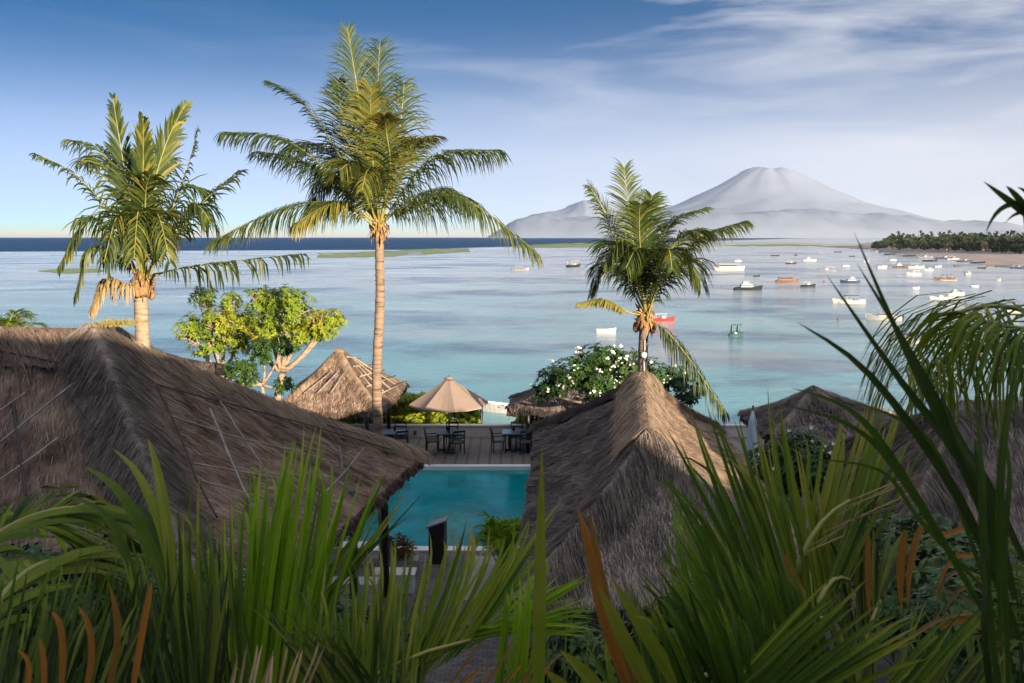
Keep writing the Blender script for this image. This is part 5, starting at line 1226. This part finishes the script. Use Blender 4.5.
BT = [
 ('white outrigger boat alone left of the dark stern facing boat', 520, 270, 19, 'outrigger', 'grey', 'white', 0, 'white'),
 ('dark boat with a tall white canopy seen end on, far out near the reef', 574, 267, 15, 'canopy', 'black', 'white', 1.05, 'white'),
 ('small white open boat between the short palm and its yellow frond', 606, 332, 21, 'open', 'cream', 'white', .05, None),
 ('bright red boat with white canopy just right of the short palm trunk', 663, 321, 25, 'canopy', 'red', 'white', .1, 'white'),
 ('teal pedal boat with two raised bird necks, nearest boat on open water', 736, 336, 16, 'pedal', 'teal', 'white', .15, None),
 ('long white passenger ferry with dark window band right of the short palm', 729, 270, 32, 'ferry', 'white', 'white', 0, 'white'),
 ('tiny white canopied boat behind the long white ferry', 738, 261.5, 8, 'canopy', 'white', 'white', .2, 'white'),
 ('black hulled boat with pale cabin in the middle of the anchorage', 748, 290, 31, 'cruiser', 'black', 'white', .12, None),
 ('tiny black open boat above the black hulled cabin boat', 756.5, 276.5, 7, 'open', 'black', 'white', 0, None),
 ('brown boat with orange cabin under a long flat brown canopy', 787, 282.5, 24, 'ferry', 'brown', 'orange', 0, 'brown'),
 ('white boat with thin black hull right of the orange cabined boat', 808, 286.5, 16, 'canopy', 'black', 'white', .05, 'white'),
 ('small dark boat with pale canopy left of the white cruiser', 791, 264, 11, 'canopy', 'black', 'cream', 0, 'cream'),
 ('bright white cruiser, furthest out in the anchorage', 809.5, 261, 14, 'cruiser', 'white', 'white', 0, None),
 ('pale low boat with dark bow below the white cruiser', 827, 271.5, 20, 'canopy', 'grey', 'white', pi, 'white'),
 ('navy hulled boat with pale cabin partly behind a dark blade', 850, 283, 21, 'cruiser', 'blue', 'cream', pi, None),
 ('white outrigger with blue canopy just behind the dark blades', 849, 303, 34, 'outrigger', 'white', 'white', pi, 'blue'),
 ('large white cabin boat behind the dark blades', 884, 320, 34, 'cruiser', 'white', 'white', 2.8, None),
 ('white boat with dark flat canopy just above the arching coconut frond', 908, 343, 26, 'canopy', 'white', 'white', 2.7, 'black'),
 ('white boat with long navy canopy at the right of the anchorage', 941, 299.5, 23, 'canopy', 'white', 'white', pi, 'blue'),
 ('white cruiser touching the navy canopied boat', 956, 295.5, 19, 'cruiser', 'white', 'white', .1, None),
 ('orange brown boat with a square black canopy', 945, 280, 23, 'outrigger', 'brown', 'orange', pi, 'black'),
 ('low cream boat below the brown and white pair', 914, 274.5, 15, 'canopy', 'cream', 'cream', pi, 'cream'),
 ('brown hulled boat with cream cabin near the beach', 900, 267.5, 15, 'cruiser', 'brown', 'cream', 0, None),
 ('cream boat beside the brown hulled boat', 916, 268, 17, 'canopy', 'cream', 'cream', 0, 'white'),
 ('pale boat left of the brown hulled boat', 882, 267.5, 12, 'canopy', 'cream', 'cream', .3, 'orange'),
 ('small cream boat alone near the right edge, below the beach', 999, 280.5, 7, 'canopy', 'cream', 'white', .9, 'brown'),
 ('white boat with navy stern at the right edge above the frond', 1012, 312, 18, 'canopy', 'white', 'white', 0, 'blue'),
 ('low dark boat far out above the white cruiser', 775, 256, 9, 'open', 'black', 'white', 0, None),
 ('black bargelike boat with square cover near the reef', 796, 255.5, 4.5, 'canopy', 'black', 'black', .7, 'black'),
 ('thin dark boat by the sandbar, left of the far beach', 838, 252.3, 8, 'open', 'black', 'white', 0, None),
 ('faint grey boat by the reef, left of the thin dark boat', 820, 253, 7, 'open', 'grey', 'white', 0, None),
 ('pale low boat with a red flag pole left of the black canopied boat', 916, 288.5, 7, 'open', 'cream', 'white', 0, None),
 ('tiny white boat left of the pale boat near the beach', 866, 262, 7, 'canopy', 'white', 'white', .2, 'white'),
 ('tiny cream boat between the pale boat and the beach', 893, 260.5, 7, 'canopy', 'cream', 'cream', 0, 'brown'),
 ('small white boat under the middle of the beached row', 938, 267, 9, 'canopy', 'white', 'white', .3, 'blue'),
 ('small white cruiser between the brown canopied boat and the beach', 929, 270.5, 10, 'cruiser', 'white', 'white', 3.3, None),
 ('small white boat in the shallows right of the black canopied boat', 968, 274.5, 9, 'canopy', 'white', 'white', .5, 'white'),
 ('white open boat alone below the black canopied boat', 975, 287, 9, 'open', 'white', 'white', .2, None),
 ('tiny dark boat beyond the faint grey boat', 852, 256.5, 6, 'open', 'black', 'white', 0, None),
 ('small white boat straight above the navy hulled boat', 846, 266.5, 8, 'canopy', 'white', 'white', 0, 'grey'),
 ('small white cruiser well left of the black hulled cabin boat, behind the palm fronds', 697, 262, 9, 'cruiser', 'white', 'white', 0, None),
]
for b_ in BT: boat(b_[0], b_[1], b_[2], b_[3], b_[4], b_[5], b_[6], b_[7], b_[8])
# boats drawn up along the beach
bb = [(909, 256.5, 14, 'black', .1, 'leftmost black hull drawn up on the beach'), (925, 258, 17, 'grey', 0, 'grey boat second along the beached row'), (930, 261.5, 15, 'black', -.1, 'dark low boat in the shallows before the beached row'),
      (945, 259, 20, 'blue', .05, 'navy boat in the middle of the beached row'), (953, 260, 14, 'white', .1, 'white boat in the middle of the beached row'), (965, 262, 16, 'blue', 0, 'navy boat right of the beached white boat'),
      (978, 263.5, 16, 'black', .1, 'black boat at the right end of the dense beached row'), (958, 266.5, 9, 'brown', .3, 'small brown boat in the shallows below the beached row'), (982, 268.8, 10, 'black', .2, 'small black boat in the shallows beside the sand'),
      (1004, 267, 18, 'teal', 0, 'teal boat on the sand near the right edge'), (1018, 268.5, 16, 'blue', .1, 'navy boat on the sand at the right edge'), (890, 254.8, 12, 'black', 0, 'dark boat at the far left of the beach'), (876, 252.5, 10, 'grey', 0, 'distant grey boat where the beach meets the reef'),
      (992, 266.2, 12, 'brown', .1, 'brown boat between the beached row and the teal boat')]
for px, py, w_, h_, rz, lb in bb: boat(lb, px, py, w_, 'canopy' if h_ in ('grey', 'white', 'blue') else 'open', h_, h_ if h_ != 'black' else 'grey', rz, h_ if h_ != 'black' else None, z0=.1)
# moored outrigger by the terrace
boat('white and black outrigger boat moored close in, just past the right hand table', 516, 412.5, 56, 'open', 'white', 'blue', pi-.2, None, L_=4.6)
# buoys
for px, py, r, mt, lb in [(824, 282, .3, 'red', 'red buoy between the white and the navy boats'), (757, 343, .05, 'black', ''), (1015, 304, .25, 'red', 'red buoy at the right edge'), (838, 319, .2, 'brown', 'small brown buoy on open water left of the dark blades'), (481, 413, .18, 'black', 'black mooring buoy behind the parasol')]:
    if not lb: continue
    c = ground(px, py, 0); s = MB(); s.lathe((0, 0, 0), [(r*.6, -r*.5), (r, 0), (r*.8, r*.7), (r*.25, r), (r*.2, r*2.2), (.02, r*2.3)], 12)
    tag(s.build('buoy', M[mt], None, c), lb, 'buoy')

# ---------------------------------------------------------------- far coast
pts = [(862, 247.6), (880, 250.6), (905, 253.5), (935, 258.5), (965, 262.5), (995, 266), (1024, 269), (1100, 279)]
mb = MB(); shore = [ground(x, y, .05) for x, y in pts]
far = [ground(x, 243.2, .0) for x in (866, 890, 930, 970, 1020, 1080, 1150, 1250)]
nn = 14
for i in range(len(shore)):
    for j in range(nn+1):
        v = j/nn; p = shore[i].lerp(far[i], v*.9); p.z = .05+3.2*(1-(1-min(1, v*2.2))**2)*(1 if i else .6) + .2*noise.noise(p*.05); mb.v.append(tuple(p))
for i in range(len(shore)-1):
    for j in range(nn):
        a = i*(nn+1)+j; mb.face([a, a+nn+1, a+nn+2, a+1], 0, .5, None, True)
mb.build('beach', M['sand'])['kind'] = 'structure'
mw = leafmat('far_foliage', [(0, (.008, .016, .006)), (.5, (.022, .036, .012)), (1, (.055, .06, .02))], .6, .15)
mb = MB()
for _ in range(2600):
    px = 872+190*random.random()**.85; k = random.random(); yb = 247.5+(px-872)/150*4.2
    D = ground(px, yb-k*3.5, 3).y; prof = min(1, (px-868)/22)*random.uniform(.55, 1)
    h = random.uniform(1, 12.5)*prof; p = pix(px, 240, D); p.z = 2+h
    rosette(mb, p, 5, random.uniform(1.4, 2.6), 1.5, V((random.gauss(0, 1), -1, 1)), 0, .5+.5*noise.noise(V((px*.12, k*3, 2))), .18)
o = mb.build('coastal_wood', mw); o['kind'] = 'stuff'
proto = None
for i in range(34):
    px = 884+random.uniform(0, 140)*(.95 if i % 2 else 1); yb = 246.5+(px-872)/150*3.6+random.uniform(-.6, .4); D = ground(px, yb, 3).y
    if proto is None:
        proto = thing('coast_palm', 'slim palm standing above the dark wood along the far beach', 'palm tree', group='palms along the far beach')
        s = MB(); s.tube([(0, 0, 0), (.3, 0, 6), (0, 0, 13)], [.3, .22, .18], 6); s.build('trunk', M['bark_grey'], proto)
        s = MB()
        for q in range(16):
            a = 2*pi*q/16+random.uniform(-.2, .2); el = random.uniform(-.2, 1.2); d = V((cos(a)*cos(el), sin(a)*cos(el), sin(el))); c0 = V((0, 0, 13)); l = 2.6
            s.ribbon([c0, c0+d*l*.6+V((0, 0, .3)), c0+d*l-V((0, 0, .9))], [.3, .9, .15], V((-sin(a), cos(a), .2)), 0, random.random())
        s.build('crown', mw, proto); q_ = proto
    else: q_ = copy_tree(proto)
    p = pix(px, yb, D); q_.location = (p.x, p.y, 1.5); k = random.uniform(.8, 1.12); q_.scale = (k, k, k); q_.rotation_euler = (0, 0, random.uniform(0, 6))
for i, (px, py, wd, lb) in enumerate([(961, 248.5, 9, 'red roofed house in the coastal wood, middle of three'), (1003, 248.5, 10, 'pale house with red roof in the coastal wood near the right edge'), (948, 249.5, 7, 'small pale house at the edge of the far beach'), (985, 250.5, 8, 'low red roofed house just above the beach'), (917, 246.8, 6, 'farthest small pale house in the coastal wood')]):
    D = ground(px, py, 3).y+12; w_ = wd/F*D; p = pix(px, py, D); t = thing('beach_house', lb, 'house', (p.x, D, 2.3))
    s = MB(); s.box((0, 0, 2), (w_, 6, 4)); s.build('wall', M['housewall'], t)
    s = MB(); s.v = [(-w_*.58, -3.8, 4), (w_*.58, -3.8, 4), (w_*.58, 3.8, 4), (-w_*.58, 3.8, 4), (-w_*.3, 0, 6.6), (w_*.3, 0, 6.6)]
    for f_ in ((3, 2, 1, 0), (0, 1, 5, 4), (2, 3, 4, 5), (1, 2, 5), (3, 0, 4)): s.face(list(f_))
    s.build('roof', M['roof_red'], t)
    for x in (-.25, .25): s = MB(); s.box((w_*x, -3.03, 2.2), (1.2, .08, 1.4)); s.build('window', M['glass'], t)
